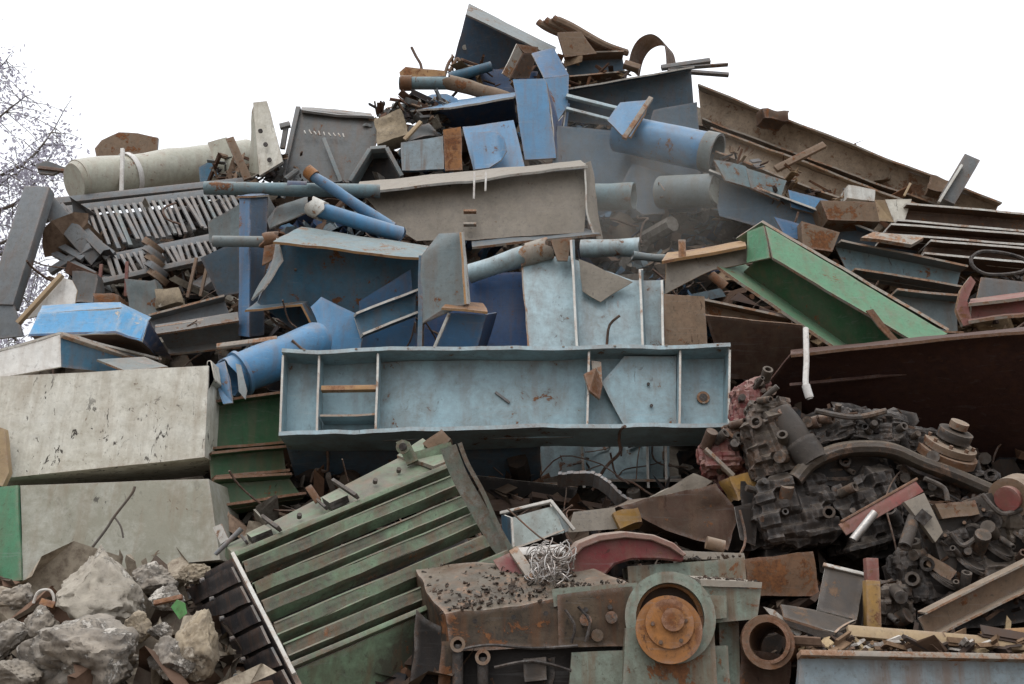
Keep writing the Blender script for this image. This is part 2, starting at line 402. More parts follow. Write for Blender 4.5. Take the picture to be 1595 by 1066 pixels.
def rod(name, pts, r, mat, parent=None, curve=False, **kw):
    return finish(rod_bm(smooth_path(pts) if curve else pts, r, **kw), name, mat, parent)
def bar_bm(A, B, wd, th, up=None, bevel=0.004):
    """a straight flat or square bar from A to B"""
    ax = (B - A).normalized(); up = up or to_cam(Vector((0, -1, 0.3)), A)
    s = ax.cross(up).normalized(); n = s.cross(ax)
    f = [A - s * wd / 2 - n * th / 2, B - s * wd / 2 - n * th / 2, B + s * wd / 2 - n * th / 2, A + s * wd / 2 - n * th / 2]
    return hexa_bm(f, [p + n * th for p in f], bevel)
def bar(name, A, B, wd, th, mat, parent=None, **kw): return finish(bar_bm(A, B, wd, th, **kw), name, mat, parent)
def girder(name, label, cat, o, pts, mat, w=0.25, back=None, th=0.022, rim='edge', stiff=(), flanges=(1, 1), dent=0.012, fmat=None, group=None, rag=0.0, tops=None):
    """rolled or welded I section: four web corners TL TR BR BL, flanges w in front of the web and back behind it"""
    t = thing(name, label, cat, group)
    TL, TR, BR, BL = Q(o, pts); back = w if back is None else back   # corners are where the flange lips show
    n = to_cam(newell([TL, TR, BR, BL]), TL)
    TL, TR, BR, BL = (p - n * w for p in (TL, TR, BR, BL))
    sheet('web', [TL, TR, BR, BL], th * 0.7, mat, rim, t, dent=dent, rag=rag)
    for use, a, b in ((flanges[0], TL, TR), (flanges[1], BL, BR)):
        if use: sheet('flange', [a + n * w, b + n * w, b - n * back, a - n * back], th, fmat or mat, rim, t, dent=dent * 0.8, rag=rag * 0.6)
    for s in stiff:
        a, b = TL.lerp(TR, s), BL.lerp(BR, s)
        e = (a - b).normalized() * 0.012
        sheet('stiffener', [a - e, a - e + n * w * 0.9, b + e + n * w * 0.9, b + e], 0.016, mat, 'edge_pale', t, dent=0.004)
    return t
def pipe(name, label, o, a, b, rpx, mat, wall=0.012, cat='pipe', group=None, **kw):
    kw.setdefault('dent', 0.025); kw.setdefault('rag', 0.02); kw.setdefault('rings', 12)
    base = depth_of(o, (a, b))
    A = V(a[0], a[1], base + (a[2] if len(a) > 2 else 0)); B = V(b[0], b[1], base + (b[2] if len(b) > 2 else 0))
    return tag(tube(name, A, B, rpx * base / FPX, mat, wall=wall, **kw), label, cat, group)
def box3(name, c, size, mat, parent, rot=None, bevel=0.01):
    """axis block round a world point, turned by rot"""
    x, y, z = (s / 2 for s in size); rot = rot or Matrix.Identity(3)
    f = [c + rot @ Vector(q) for q in ((-x, -y, z), (x, -y, z), (x, -y, -z), (-x, -y, -z))]
    b = [c + rot @ Vector(q) for q in ((-x, y, z), (x, y, z), (x, y, -z), (-x, y, -z))]
    return finish(hexa_bm(f, b, bevel), name, mat, parent)

def prism(name, o, pts, depth, mat, parent=None, bevel=0.008, rise=0.0):
    f = Q(o, pts); bm = bmesh.new()
    a = [bm.verts.new(p) for p in f]; b = [bm.verts.new(p + Vector((0, depth, rise))) for p in f]
    bm.faces.new(a); bm.faces.new(b[::-1])
    for i in range(len(f)):
        j = (i + 1) % len(f); bm.faces.new((a[i], b[i], b[j], a[j]))
    bmesh.ops.recalc_face_normals(bm, faces=bm.faces[:])
    if bevel: bmesh.ops.bevel(bm, geom=bm.edges[:], offset=bevel, segments=1, affect='EDGES')
    return finish(bm, name, mat, parent)
def disc(name, px, py, Y, rpx, th, mat, parent, ax=(0, -1, 0), wall=None, seg=36, out=0.0):
    c = V(px, py, Y); a = Vector(ax).normalized()
    return tube(name, c + a * (out + th), c + a * out, rpx * Y / FPX, mat, parent, wall=wall, seg=seg, rings=1)
def rods_of(name, label, cat, o, pts, rpx, mat, curve=True, **kw):
    q = Q(o, pts); return tag(rod(name, q, rpx * depth_of(o, pts) / FPX, mat, curve=curve, **kw), label, cat)
def flatbar(name, label, cat, o, a, b, wpx, th, mat, up=None):
    q = Q(o, [a, b]); return tag(bar(name, q[0], q[1], wpx * depth_of(o, (a, b)) / FPX, th, mat, up=up), label, cat)
def rock(name, label, px, py, wpx, hpx, Y, mat, seed, tall=1.0, point=0.0):
    bm = bmesh.new(); bmesh.ops.create_icosphere(bm, subdivisions=5, radius=1.0)
    so = Vector((seed * 7.3, seed * 3.1, seed)); rnd = random.Random(seed)
    cuts = []
    for _ in range(9):
        d = Vector((rnd.uniform(-1, 1), rnd.uniform(-1, 1), rnd.uniform(-1, 1))).normalized(); cuts.append((d, rnd.uniform(0.5, 0.9)))
    sx, sz = wpx * Y / FPX / 2, hpx * Y / FPX / 2
    for v in bm.verts:
        for d, k in cuts:
            e = v.co.dot(d) - k
            if e > 0: v.co -= d * e * 0.97
        n_ = v.co.normalized()
        v.co += n_ * (noise.noise(v.co * 1.6 + so) * 0.14 + noise.noise(v.co * 4.5 + so) * 0.10 + noise.noise(v.co * 11 + so) * 0.05 + abs(noise.noise(v.co * 7 + so)) * -0.09 + noise.noise(v.co * 23 + so) * 0.018)
        if point: v.co.x *= 1 - point * max(-0.6, v.co.z); v.co.y *= 1 - point * max(-0.6, v.co.z)
        v.co = Vector((v.co.x * sx * 1.12, v.co.y * sx * 0.95, v.co.z * sz * 1.12))
    c = V(px, py, Y)
    for v in bm.verts: v.co += c
    return tag(finish(bm, name, mat, sharp=55), label, 'rock')

def casting(name, px, py, wpx, hpx, Y, mat, parent=None, seed=1, amp=0.3):
    """a chunky greasy casting: stepped, pocketed lump"""
    bm = bmesh.new(); bmesh.ops.create_cube(bm, size=1.6); bmesh.ops.subdivide_edges(bm, edges=bm.edges[:], cuts=17, use_grid_fill=True)
    so = Vector((seed * 5.7, seed * 1.3, seed * 2.9)); sx, sz = wpx * Y / FPX / 2, hpx * Y / FPX / 2; sy = min(sx, sz) * 1.1
    rot = Matrix.Rotation(random.Random(seed).uniform(-0.5, 0.5), 3, 'Y') @ Matrix.Rotation(random.Random(seed + 9).uniform(-0.3, 0.3), 3, 'X')
    for v in bm.verts:
        q = v.co.copy(); k_ = max(range(3), key=lambda i: abs(q[i])); n_ = Vector((0, 0, 0)); n_[k_] = 1 if q[k_] > 0 else -1
        st = noise.cell(q * 1.7 + so) * 0.5 + noise.cell(q * 3.6 + so) * 0.35
        q = q.lerp(q.normalized(), 0.22) + n_ * (st * amp + noise.noise(q * 3 + so) * 0.06) + noise.noise_vector(q * 6 + so) * 0.012
        v.co = rot @ Vector((q.x * sx, q.y * sy, q.z * sz))
    c = V(px, py, Y)
    for v in bm.verts: v.co += c
    bmesh.ops.recalc_face_normals(bm, faces=bm.faces[:])
    o_ = finish(bm, name, mat, parent, smooth=False); rb = random.Random(seed * 3 + 1)
    for _ in range(4):
        d = Vector((rb.gauss(0, .6), -1, rb.gauss(0.2, .6))).normalized(); p = c + rot @ Vector((rb.uniform(-.75, .75) * sx, -sy * 0.75, rb.uniform(-.75, .75) * sz)); r_ = rb.uniform(0.018, 0.05)
        tube('boss', p, p + d * rb.uniform(0.06, 0.16), r_, rb.choice((mat, 'dirty_cast', 'grease_grey', 'rust_dark')), o_, seg=12, rings=1, wall=rb.choice((None, r_ * 0.4)))
    return o_

# ================================================================ the setting
bm = bmesh.new(); bmesh.ops.create_grid(bm, x_segments=1, y_segments=1, size=900)
g = finish(bm, 'ground', 'soil'); tag(g, 'bare brown soil of the scrap yard', None, None, 'structure')
def skyline(px): return interp(px, [-300, 0, 60, 100, 130, 380, 440, 620, 700, 850, 1080, 1595, 1900], [690, 590, 560, 440, 345, 305, 280, 225, 165, 125, 168, 372, 500])
def heap_off(px, py): return interp(py, [850, 1060], [1.25, 0.55]) if px > 470 else interp(py, [850, 910, 970], [1.25, 0.8, 0.38])
bm = bmesh.new(); cols = []
for i in range(72):
    px = -420 + i * 34; top = skyline(px); col_ = []
    for k in range(48):
        py = 1260 + (top - 1260) * k / 47
        p_ = V(px, py, D(py) + heap_off(px, py))
        p_ += noise.noise_vector(p_ * 1.3) * 0.28 + noise.noise_vector(p_ * 4) * 0.08
        col_.append(bm.verts.new(p_))
    foot = col_[0].co
    col_.insert(0, bm.verts.new((foot.x, foot.y - 1.5, -0.05)))
    t_ = col_[-1].co.copy()
    for q in (0.35, 0.7, 1.0): col_.append(bm.verts.new((t_.x, t_.y + 1.0 + q * 6, t_.z * (1 - q) - 0.05)))
    cols.append(col_)
for a, b in zip(cols, cols[1:]):
    for k in range(len(a) - 1): bm.faces.new((a[k], b[k], b[k + 1], a[k + 1]))
bmesh.ops.recalc_face_normals(bm, faces=bm.faces[:])
tag(finish(bm, 'terrain', 'soil', sharp=180), 'dark earthy core of the scrap heap', None, None, 'structure')

# countless small scrap lying on the heap: one mass
def scatter(name, label, n, place, palette, smin, smax, mat='scrap_mix', seed=3, kinds=('plate', 'bar', 'angle', 'lump', 'tube', 'sheet', 'sheet')):
    rnd = random.Random(seed); vs_, fs, cl = [], [], []
    for _ in range(n):
        c, pal = place(rnd); col_ = rnd.choice(palette[pal]); j = rnd.uniform(0.7, 1.25); col_ = tuple(x * j for x in col_)
        s = rnd.uniform(smin, smax) * rnd.choice((0.5, 0.8, 1, 1, 1.5)); k = rnd.choice(kinds)
        rot = Matrix.Rotation(rnd.uniform(0, 6.28), 3, 'Z') @ Matrix.Rotation(rnd.gauss(0, 0.6), 3, 'X') @ Matrix.Rotation(rnd.gauss(0, 0.6), 3, 'Y')
        parts = []
        if k == 'plate': parts = [(s, s * rnd.uniform(0.3, 0.9), 0.012, 0)]
        elif k == 'bar': parts = [(s * 1.9, s * 0.09 + 0.012, s * 0.09 + 0.012, 0)]
        elif k == 'angle': parts = [(s * 1.4, s * 0.3, 0.012, 0), (s * 1.4, 0.012, s * 0.3, 1)]
        elif k == 'sheet':
            b0 = len(vs_); so = Vector((rnd.uniform(0, 99), 0, 0))
            for j in range(5):
                for i in range(5):
                    q = Vector(((i / 4 - .5) * s * 1.5, (j / 4 - .5) * s, 0)); q += noise.noise_vector(q * (2.2 / s) + so) * s * 0.42
                    vs_.append(c + rot @ q); cl.append(col_)
            for j in range(4):
                for i in range(4): fs.append([b0 + j * 5 + i, b0 + j * 5 + i + 1, b0 + j * 5 + i + 6, b0 + j * 5 + i + 5])
        elif k == 'tube':
            b0 = len(vs_); rr = s * 0.16; L = s * rnd.uniform(0.6, 1.6)
            for e in (-1, 1):
                for i in range(8): vs_.append(c + rot @ Vector((e * L / 2, rr * math.cos(i * .785), rr * math.sin(i * .785)))); cl.append(col_)
            for i in range(8): fs.append([b0 + i, b0 + (i + 1) % 8, b0 + 8 + (i + 1) % 8, b0 + 8 + i])
            fs.append([b0 + i for i in range(7, -1, -1)]); fs.append([b0 + 8 + i for i in range(8)])
        else: parts = [(s * 0.55, s * 0.45, s * 0.4, 2)]
        for L, Wd, H, kind in parts:
            b0 = len(vs_)
            for sx in (-1, 1):
                for sy in (-1, 1):
                    for sz in (-1, 1):
                        q = Vector((sx * L / 2, sy * Wd / 2, sz * H / 2))
                        if kind == 1: q += Vector((0, s * 0.15 + 0.004, s * 0.15 + 0.007))
                        q += Vector((rnd.uniform(-1, 1) * L, rnd.uniform(-1, 1) * Wd, rnd.uniform(-0.3, 0.3) * s)) * (0.22 if kind == 2 else 0.07)
                        vs_.append(c + rot @ q); cl.append(col_)
            for f in ((0, 1, 3, 2), (4, 6, 7, 5), (0, 4, 5, 1), (2, 3, 7, 6), (0, 2, 6, 4), (1, 5, 7, 3)): fs.append([b0 + i for i in f])
    me = bpy.data.meshes.new(name); me.from_pydata([tuple(v) for v in vs_], [], fs); me.update()
    at = me.color_attributes.new('col', 'FLOAT_COLOR', 'POINT')
    at.data.foreach_set('color', [x for c_ in cl for x in (c_[0], c_[1], c_[2], 1.0)])
    me.materials.append(M[mat])
    o_ = bpy.data.objects.new(name, me); C.objects.link(o_); POS[o_] = Vector((0, 0, 0))
    tag(o_, label, None, None, 'stuff'); return o_
PAL = {'blue': [(0.06, 0.13, 0.2), (0.03, 0.06, 0.12), (0.12, 0.16, 0.18), (0.16, 0.12, 0.09), (0.08, 0.05, 0.035), (0.2, 0.19, 0.17)],
       'rust': [(0.16, 0.08, 0.045), (0.09, 0.05, 0.035), (0.2, 0.14, 0.09), (0.05, 0.035, 0.03), (0.1, 0.1, 0.1), (0.24, 0.17, 0.1)],
       'grey': [(0.16, 0.17, 0.17), (0.1, 0.1, 0.1), (0.2, 0.14, 0.1), (0.12, 0.07, 0.05), (0.05, 0.05, 0.055), (0.28, 0.26, 0.22)],
       'dark': [(0.04, 0.034, 0.03), (0.07, 0.05, 0.04), (0.03, 0.03, 0.032), (0.1, 0.075, 0.055), (0.12, 0.065, 0.04), (0.15, 0.13, 0.11)],
       'stone': [(0.26, 0.22, 0.17), (0.16, 0.135, 0.105), (0.36, 0.31, 0.24), (0.10, 0.08, 0.065), (0.16, 0.10, 0.07)]}
def on_heap(rnd):
    while True:
        px, py = rnd.uniform(-260, 1750), rnd.uniform(180, 1120)
        if py > skyline(px) + 14 and not (830 < px < 1075 and 640 < py < 775) and not (-90 < px < 360 and 560 < py < 915): break
    y_ = D(py) + heap_off(px, py) - rnd.uniform(-0.1, 0.35)
    pal = 'dark' if py > 560 and px > 420 else 'rust' if px > 1120 else 'blue' if px > 430 else 'grey'
    if py > 860 and px < 420: pal = 'stone'
    return V(px, py, y_), pal
scatter('scrap_debris', 'mixed rusty and painted metal offcuts filling the heap', 6500, on_heap, PAL, 0.14, 0.42)
def rubble_spot(rnd):
    px, py = rnd.uniform(-60, 430), rnd.uniform(918, 1110)
    return V(px, py, D(py) + 0.35 - rnd.uniform(0, 0.25)), 'stone' if rnd.random() < 0.75 else 'grey'
scatter('rubble', 'broken stone and gravel at the foot of the heap', 2600, rubble_spot, PAL, 0.03, 0.11, seed=5, kinds=('lump', 'lump', 'lump', 'plate'))

rw = random.Random(77); bmw = bmesh.new()
def add_bm(dst, src):
    me = bpy.data.meshes.new('tmp'); src.to_mesh(me); src.free(); dst.from_mesh(me); bpy.data.meshes.remove(me)
for k in range(280):
    while True:
        px, py = rw.uniform(60, 1600), rw.uniform(240, 1000)
        if py > skyline(px) + 40 and not (px < 460 and py > 560): break
    p_ = V(px, py, D(py) + heap_off(px, py) - 0.45); pts_ = [p_]; d_ = Vector((rw.gauss(0, 1), rw.gauss(0, .4), rw.gauss(0, .6))).normalized()
    for i in range(5):
        d_ = (d_ + Vector((rw.gauss(0, .5), rw.gauss(0, .3), rw.gauss(-.1, .5)))).normalized(); p_ = p_ + d_ * rw.uniform(.1, .28); pts_.append(p_)
    add_bm(bmw, rod_bm(smooth_path(pts_, 3), rw.choice((.006, .009, .014)), 5))
tag(finish(bmw, 'wire_debris', 'rust_dark'), 'loose wires and cables tangled through the heap', None, None, 'stuff')

# ---------------------------------------------------------------- tree beyond the heap
tree = thing('broadleaf_tree', 'sparse broadleaf tree with small drooping leaves behind the heap', 'tree')
TY = 21.0
tb = V(-120, 600, TY); base_ = Vector((tb.x, tb.y, -0.1))
rod('trunk', smooth_path([base_, base_ + Vector((0.1, 0, 4)), V(-112, 420, TY), V(-90, 250, TY), V(-70, 120, TY)], 6), 0.26, 'bark', tree, taper=0.15, seg=12)
rt = random.Random(11); bm_b = bmesh.new(); bm_l = bmesh.new(); tips = []
def add_bm(dst, src):
    me = bpy.data.meshes.new('tmp'); src.to_mesh(me); src.free(); dst.from_mesh(me); bpy.data.meshes.remove(me)
limbs = [((-105, 470), (-20, 430), (45, 470)), ((-108, 440), (0, 380), (70, 350)), ((-100, 380), (-20, 300), (60, 250)), ((-98, 340), (20, 320), (75, 250)), ((-95, 300), (-30, 210), (40, 150)),
         ((-92, 260), (-40, 150), (10, 95)), ((-95, 330), (-180, 260), (-240, 240)), ((-100, 400), (-200, 360), (-270, 370)), ((-85, 220), (-140, 120), (-160, 70)), ((-75, 150), (-60, 80), (-50, 40)),
         ((-103, 430), (-10, 480), (30, 540)), ((-104, 450), (-190, 470), (-230, 520)), ((-100, 360), (10, 400), (60, 430)), ((-96, 310), (30, 260), (85, 200))]
for L in limbs:
    ps = smooth_path([V(a, b, TY + (rt.uniform(-1.3, 1.3) if i else 0)) for i, (a, b) in enumerate(L)], 6)
    add_bm(bm_b, rod_bm(ps, 0.06, 6, 0.2))
    for p_ in ps[3:]:
        for _ in range(4):
            e = p_ + Vector((rt.uniform(-1, 1), rt.uniform(-1, 1), rt.uniform(-1.0, 0.5))) * 0.75
            add_bm(bm_b, rod_bm([p_, p_.lerp(e, 0.6) + Vector((0, 0, 0.06)), e], 0.012, 4, 0.4)); tips.append((p_, e))
finish(bm_b, 'branch', 'bark', tree)
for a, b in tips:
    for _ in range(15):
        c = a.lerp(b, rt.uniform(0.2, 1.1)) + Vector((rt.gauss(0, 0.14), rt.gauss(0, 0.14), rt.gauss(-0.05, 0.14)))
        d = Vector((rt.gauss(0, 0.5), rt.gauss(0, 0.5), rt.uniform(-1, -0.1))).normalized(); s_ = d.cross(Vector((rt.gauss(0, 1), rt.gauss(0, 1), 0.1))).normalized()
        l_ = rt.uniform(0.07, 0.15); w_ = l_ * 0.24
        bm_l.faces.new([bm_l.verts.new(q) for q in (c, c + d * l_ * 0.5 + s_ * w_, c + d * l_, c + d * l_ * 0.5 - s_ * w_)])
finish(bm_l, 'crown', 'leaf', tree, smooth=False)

# ================================================================ left side
t = thing('storage_tank', 'long pale grey cylindrical tank with white strap lying on the heap', 'tank')
A_, B_ = V(122, 284, 11.5), V(386, 248, 13.2)
ax = (B_ - A_).normalized(); rT = 36 * 12.2 / FPX
tube('shell', A_, B_, rT, 'tank_grey', t, seg=40, rings=16, dent=0.035)
tube('end_cap', A_ - ax * 0.06, A_ + ax * 0.02, rT * 0.86, 'tank_grey', t, r2=rT * 0.995, seg=40, rings=1)
tube('end_cap', B_ - ax * 0.02, B_ + ax * 0.11, rT * 0.995, 'tank_grey', t, r2=rT * 0.7, seg=40, rings=1)
for k, q in ((0.27, 'white'), (0.83, 'rust')):
    c = A_.lerp(B_, k); tube('strap', c - ax * 0.035, c + ax * 0.035, rT + 0.014, q, t, wall=0.012, seg=40, rings=1)
bar('vent_pipe', V(189, 305, 11.6), V(191, 232, 11.6), 0.045, 0.045, 'white', t)
sheet('saddle', [V(310, 262, 12.0), V(352, 238, 12.0), V(360, 262, 12.0), V(312, 288, 12.0)], 0.02, 'teal', 'rust', t)
plate('curved_sheet', 'curved pinkish grey sheet with dark rim behind the tank', 'sheet metal', 13.4, [(148, 232), (158, 218), (185, 206), (215, 207), (246, 215), (244, 238), (150, 245)], 'rust_brown', th=0.05, rim='dark_grey', dent=0.02)
t = thing('mangled_bracket', 'small dark mangled scrap lump left of the tank', 'scrap')
sheet('plate', Q(12.6, [(55, 256), (72, 250), (104, 262), (82, 272), (60, 270)]), 0.05, 'dark_grey', 'dark_grey', t, dent=0.04)
bar('stub', V(60, 262, 12.6), V(112, 268, 12.6), 0.05, 0.05, 'rust_dark', t)

# slatted grey grille
t = thing('louvre_grille', 'wide grey steel grille of slanted slats under the tank', 'grille')
def gq(u, v): # u along, v down
    a = V(96 + 290 * u, 330 - 34 * u, 11.4); b = V(150 + 240 * u, 408 - 48 * u, 10.9); return a.lerp(b, v)
bar('rail', gq(-0.02, 0), gq(1.02, 0), 0.12, 0.07, 'grey', t); bar('rail', gq(0.12, 1.0), gq(0.78, 1.0), 0.11, 0.06, 'grey', t)
bar('rail', gq(-0.05, -0.16), gq(1.0, -0.16), 0.10, 0.14, 'grey', t)
rs = random.Random(4)
for k in range(27):
    x = 108 + k * 10; y = 330 - 0.115 * (x - 100); lx, ly = 24 + rs.uniform(-3, 4), 66 - k * 0.9 + rs.uniform(-6, 5)
    bar('slat', V(x, y, 11.35), V(x + lx, y + ly, 10.95), rs.uniform(0.035, 0.05), 0.03, 'grey' if k % 7 else 'grey_teal', t, up=Vector((0.6, -1, 0.2)))
for k in range(17):
    x = 168 + k * 10; y = 402 - 0.16 * (x - 160); bar('slat', V(x, y, 10.85), V(x + 14 + rs.uniform(-4, 6), y + 36 + rs.uniform(-10, 6), 10.65), rs.uniform(0.03, 0.05), 0.03, 'grey' if k % 3 else 'dark_grey', t, up=Vector((0.6, -1, 0.2)))
bar('rail', V(160, 440, 10.6), V(330, 402, 10.6), 0.07, 0.06, 'dark_grey', t)
sheet('shade_backing', [gq(0.0, 0.0) + Vector((0, .25, 0)), gq(1.0, 0.0) + Vector((0, .25, 0)), gq(1.05, 1) + Vector((0, .35, 0)), gq(0.05, 1) + Vector((0, .35, 0))], 0.02, 'dark_grey', 'dark_grey', t)  # added dark sheet, paints the shade between the slats
t = thing('fallen_frame', 'grey steel frame corner of crossing bars beside the grille', 'frame')
for a, b, w_ in (((92, 322), (172, 402), 17), ((112, 352), (176, 398), 13), ((78, 424), (142, 384), 13), ((75, 372), (130, 404), 11), ((60, 345), (105, 330), 12), ((84, 395), (150, 430), 10)):
    bar('bar', V(*a, 10.9), V(*b, 10.85), w_ * 10.9 / FPX, 0.06, 'grey', t)
t = thing('bent_strut', 'big grey bent steel arm like an upturned V against the sky', 'strut')
bar('arm', V(62, 296, 10.6), V(4, 480, 10.3), 0.30, 0.16, 'grey', t, bevel=0.02); bar('arm', V(58, 300, 10.72), V(158, 412, 10.95), 0.21, 0.13, 'grey', t, bevel=0.02)
sheet('foot_plate', Q(10.25, [(-30, 470), (18, 462), (36, 524), (-30, 530)]), 0.03, 'grey', 'grey', t)
for i, (a, b) in enumerate((((152, 470), (158, 412)), ((196, 462), (198, 408)))):
    flatbar('reinforcing_rod', ('short red rod standing under the grille beside the white panel', 'second red rod standing under the grille')[i], 'rod', 0.4, a, b, 5, 0.03, 'red')
for i, (a, b) in enumerate((((292, 464), (306, 402)), ((312, 462), (322, 418)))):
    flatbar('steel_rod', ('tan rod leaning beside the grey bent plates', 'second tan rod nearest the grey bent plates')[i], 'rod', 0.3, a, b, 5, 0.03, 'rust_brown')
t = thing('coil_spring', 'stack of grey rusty rings under the grille', 'spring')
for k in range(5):
    c = V(246 - k * 2, 432 - k * 12, 10.6); tube('ring', c - Vector((0.02, 0, .03)), c + Vector((0.02, 0, .03)), 0.13 + 0.01 * (k % 2), 'grey' if k % 2 else 'rust_brown', t, wall=0.03, rings=1)
for i, (x, y, w_, h_, m_, L) in enumerate(((170, 470, 40, 22, 'rust', 'rust red crumpled lump behind the blue tray'), (222, 462, 44, 50, 'grey_teal', 'greenish grey casting standing behind the blue tray'), (258, 464, 36, 28, 'rock_tan', 'pale tan torn chunk behind the grey channel'), (128, 452, 34, 44, 'dark_grey', 'dark ribbed canister beside the white panel'))):
    b_ = block('scrap_casting', 0.35, [(x - w_ / 2, y - h_ / 2), (x + w_ / 2, y - h_ / 2 + 4), (x + w_ / 2 + 4, y + h_ / 2), (x - w_ / 2 + 3, y + h_ / 2)], m_, depth=0.3, cuts=4, dent=0.07); tag(b_, L, 'scrap')
t = thing('white_board', 'white rounded panel with brown edge leaning behind the blue tray', 'panel')
sheet('skin', Q(-0.1, [(34, 498), (95, 432), (112, 436), (120, 452), (116, 480), (60, 492)]), 0.02, 'white', 'wood', t, dent=0.01)
bar('edge_strip', *Q(-0.15, [(28, 504), (97, 428)]), 0.045, 0.05, 'wood', t)
t = thing('blue_tray', 'bright blue scuffed steel trough above the cream slabs', 'trough')
YB = 8.95
sheet('side', Q(YB, [(60, 487), (190, 479, 0.1), (180, 519, 0), (44, 522, -0.1)]), 0.02, 'bright_blue', 'edge_pale', t, dent=0.02)
sheet('side', Q(YB, [(190, 479, 0.1), (231, 499, 0.0), (221, 531, -0.1), (180, 519, 0)]), 0.02, 'bright_blue', 'edge_pale', t, dent=0.015)
sheet('end_plate', Q(YB, [(231, 499, 0.0), (270, 562, 0.8), (243, 552, 0.7), (221, 531, -0.1)]), 0.02, 'navy', 'blue', t)
sheet('lip', Q(YB, [(60, 487, 0), (66, 478, 0.3), (188, 472, 0.4), (190, 479, 0.1)]), 0.02, 'bright_blue', 'edge_pale', t)
sheet('lip', Q(YB, [(190, 479, 0.1), (188, 472, 0.4), (236, 494, 0.3), (231, 499, 0.0)]), 0.02, 'bright_blue', 'edge_pale', t)
sheet('floor_panel', Q(YB, [(44, 522, -0.1), (180, 519, 0), (221, 531, -0.1), (243, 552, 0.7), (60, 530, 0.8)]), 0.02, 'rust_dark', 'blue', t)
t = thing('box_beam', 'dirty white box beam with dark teal side on the top slab', 'beam')
sheet('face', Q(8.3, [(-30, 556), (94, 521, 0.1), (95, 571, 0.1), (-30, 594)]), 0.025, 'white', 'edge_pale', t, dent=0.02)
sheet('side', Q(8.3, [(94, 521, 0.1), (252, 566, 1.1), (240, 590, 1.1), (95, 571, 0.1)]), 0.02, 'teal', 'edge', t)
sheet('top_plate', Q(8.3, [(-30, 556), (94, 521, 0.1), (252, 563, 1.1), (100, 548, 1.3)]), 0.02, 'white', 'edge_pale', t)
bar('edge_strip', *Q(8.28, [(96, 522, 0.1), (228, 566, 1.0)]), 0.04, 0.04, 'edge', t)
plate('loose_plate', 'flat pale plate scrap wedged beside the white box beam', 'plate', 8.5, [(150, 560, .2), (225, 556, .3), (262, 572, .3), (200, 578, 0)], 'grey_teal', th=0.02)
girder('grey_channel', 'grey channel beam behind the blue trough', 'beam', 9.6, [(232, 492), (350, 462, 0.2), (364, 500, 0.2), (242, 518)], 'grey', w=0.12, back=0.02, rim='edge')
girder('dark_channel', 'dark shadowed beam under the grey channel', 'beam', 9.4, [(242, 520), (372, 500, 0.2), (376, 540, 0.4), (262, 552, 0.3)], 'dark_grey', w=0.1, back=0.05)

# cream slabs and green sections
t = thing('cream_slab', 'thick scuffed cream slab with torn end, topmost of two', 'slab')
b_ = block('body', 8.0, [(-60, 590, -.1), (325, 569, 0.1), (318, 712, 0.05), (-60, 752, -.15)], 'cream', depth=0.8, parent=t, bevel=0.02)
prism('torn_end', 8.02, [(322, 562, .1), (329, 561, .1), (335, 592, .1), (318, 600, .1), (319, 622, .1), (322, 640, .1)], 0.3, 'cream', t)
t = thing('cream_slab', 'cream slab with a green end, lowest of two above the rocks', 'slab')
block('body', 7.55, [(31, 757, 0), (326, 746, 0.1), (342, 872, 0.0), (36, 904, -.1)], 'cream_grey', depth=0.75, parent=t, bevel=0.02)
block('end_panel', 7.53, [(-50, 764, 0), (28, 756, 0), (33, 905, -.1), (-50, 916, -.1)], 'green', depth=0.75, parent=t, bevel=0.02)
plate('timber_offcut', 'tan timber offcut at the left end of the top slab', 'wood', 7.75, [(-20, 660), (6, 668), (13, 735), (4, 758), (-20, 750)], 'wood', th=0.06, rim='wood')
rods_of('twig', 'short side shoot of the twig on the lower slab', 'twig', 7.25, [(178, 805), (188, 820), (192, 838)], 1.4, 'bark', seg=6)
rods_of('twig', 'thin dark forked twig leaning on the lower slab', 'twig', 7.25, [(140, 858), (165, 825), (178, 805), (205, 770), (210, 758)], 2, 'bark', seg=6)
SP = [[(298, 632), (446, 612), (446, 690), (322, 702)], [(330, 707), (448, 696), (452, 734), (336, 745)], [(334, 748), (455, 740), (478, 770), (342, 790)]]
for i, q in enumerate(SP):
    girder('sheet_pile', ('dark green rusty steel section, topmost in the stack by the slabs', 'dark green rusty section in the middle of its stack', 'dark green section at the bottom of its stack, above ribbed panel')[i],
           'beam', 8.25 - 0.12 * i, [(a, b, 0.0 if j in (0, 3) else 0.35) for j, (a, b) in enumerate(q)], 'dark_green', w=0.10, back=0.15, rim='rust', group='stacked green sections', rag=0.01)
t = thing('flanged_pipe', 'blue pipe with torn pale flange poking over the green sections', 'pipe')
A_, B_ = V(356, 590, 8.55), V(500, 530, 9.0); ax = (B_ - A_).normalized()
tube('barrel', A_, B_, 0.185, 'mid_blue', t, wall=0.012, dent=0.02, seg=28, rag=0.04)
tube('flange', A_ + ax * 0.10, A_ + ax * 0.13, 0.225, 'mid_blue', t, wall=0.05, seg=28, rings=1, dent=0.04)
sheet('torn_flap', Q(8.35, [(330, 570), (350, 562), (358, 590), (362, 628, -0.05), (348, 630, -0.05), (338, 600)]), 0.02, 'mid_blue', 'edge_pale', t, dent=0.03)
sheet('torn_flap', Q(8.33, [(366, 566), (374, 568), (384, 608), (382, 622), (372, 610)]), 0.02, 'pale_blue', 'edge_pale', t, dent=0.03)
flatbar('rusty_bar', 'rusty orange bar lying across above the blue flanged pipe', 'bar', 8.7, (338, 540), (432, 528), 8, 0.04, 'edge')

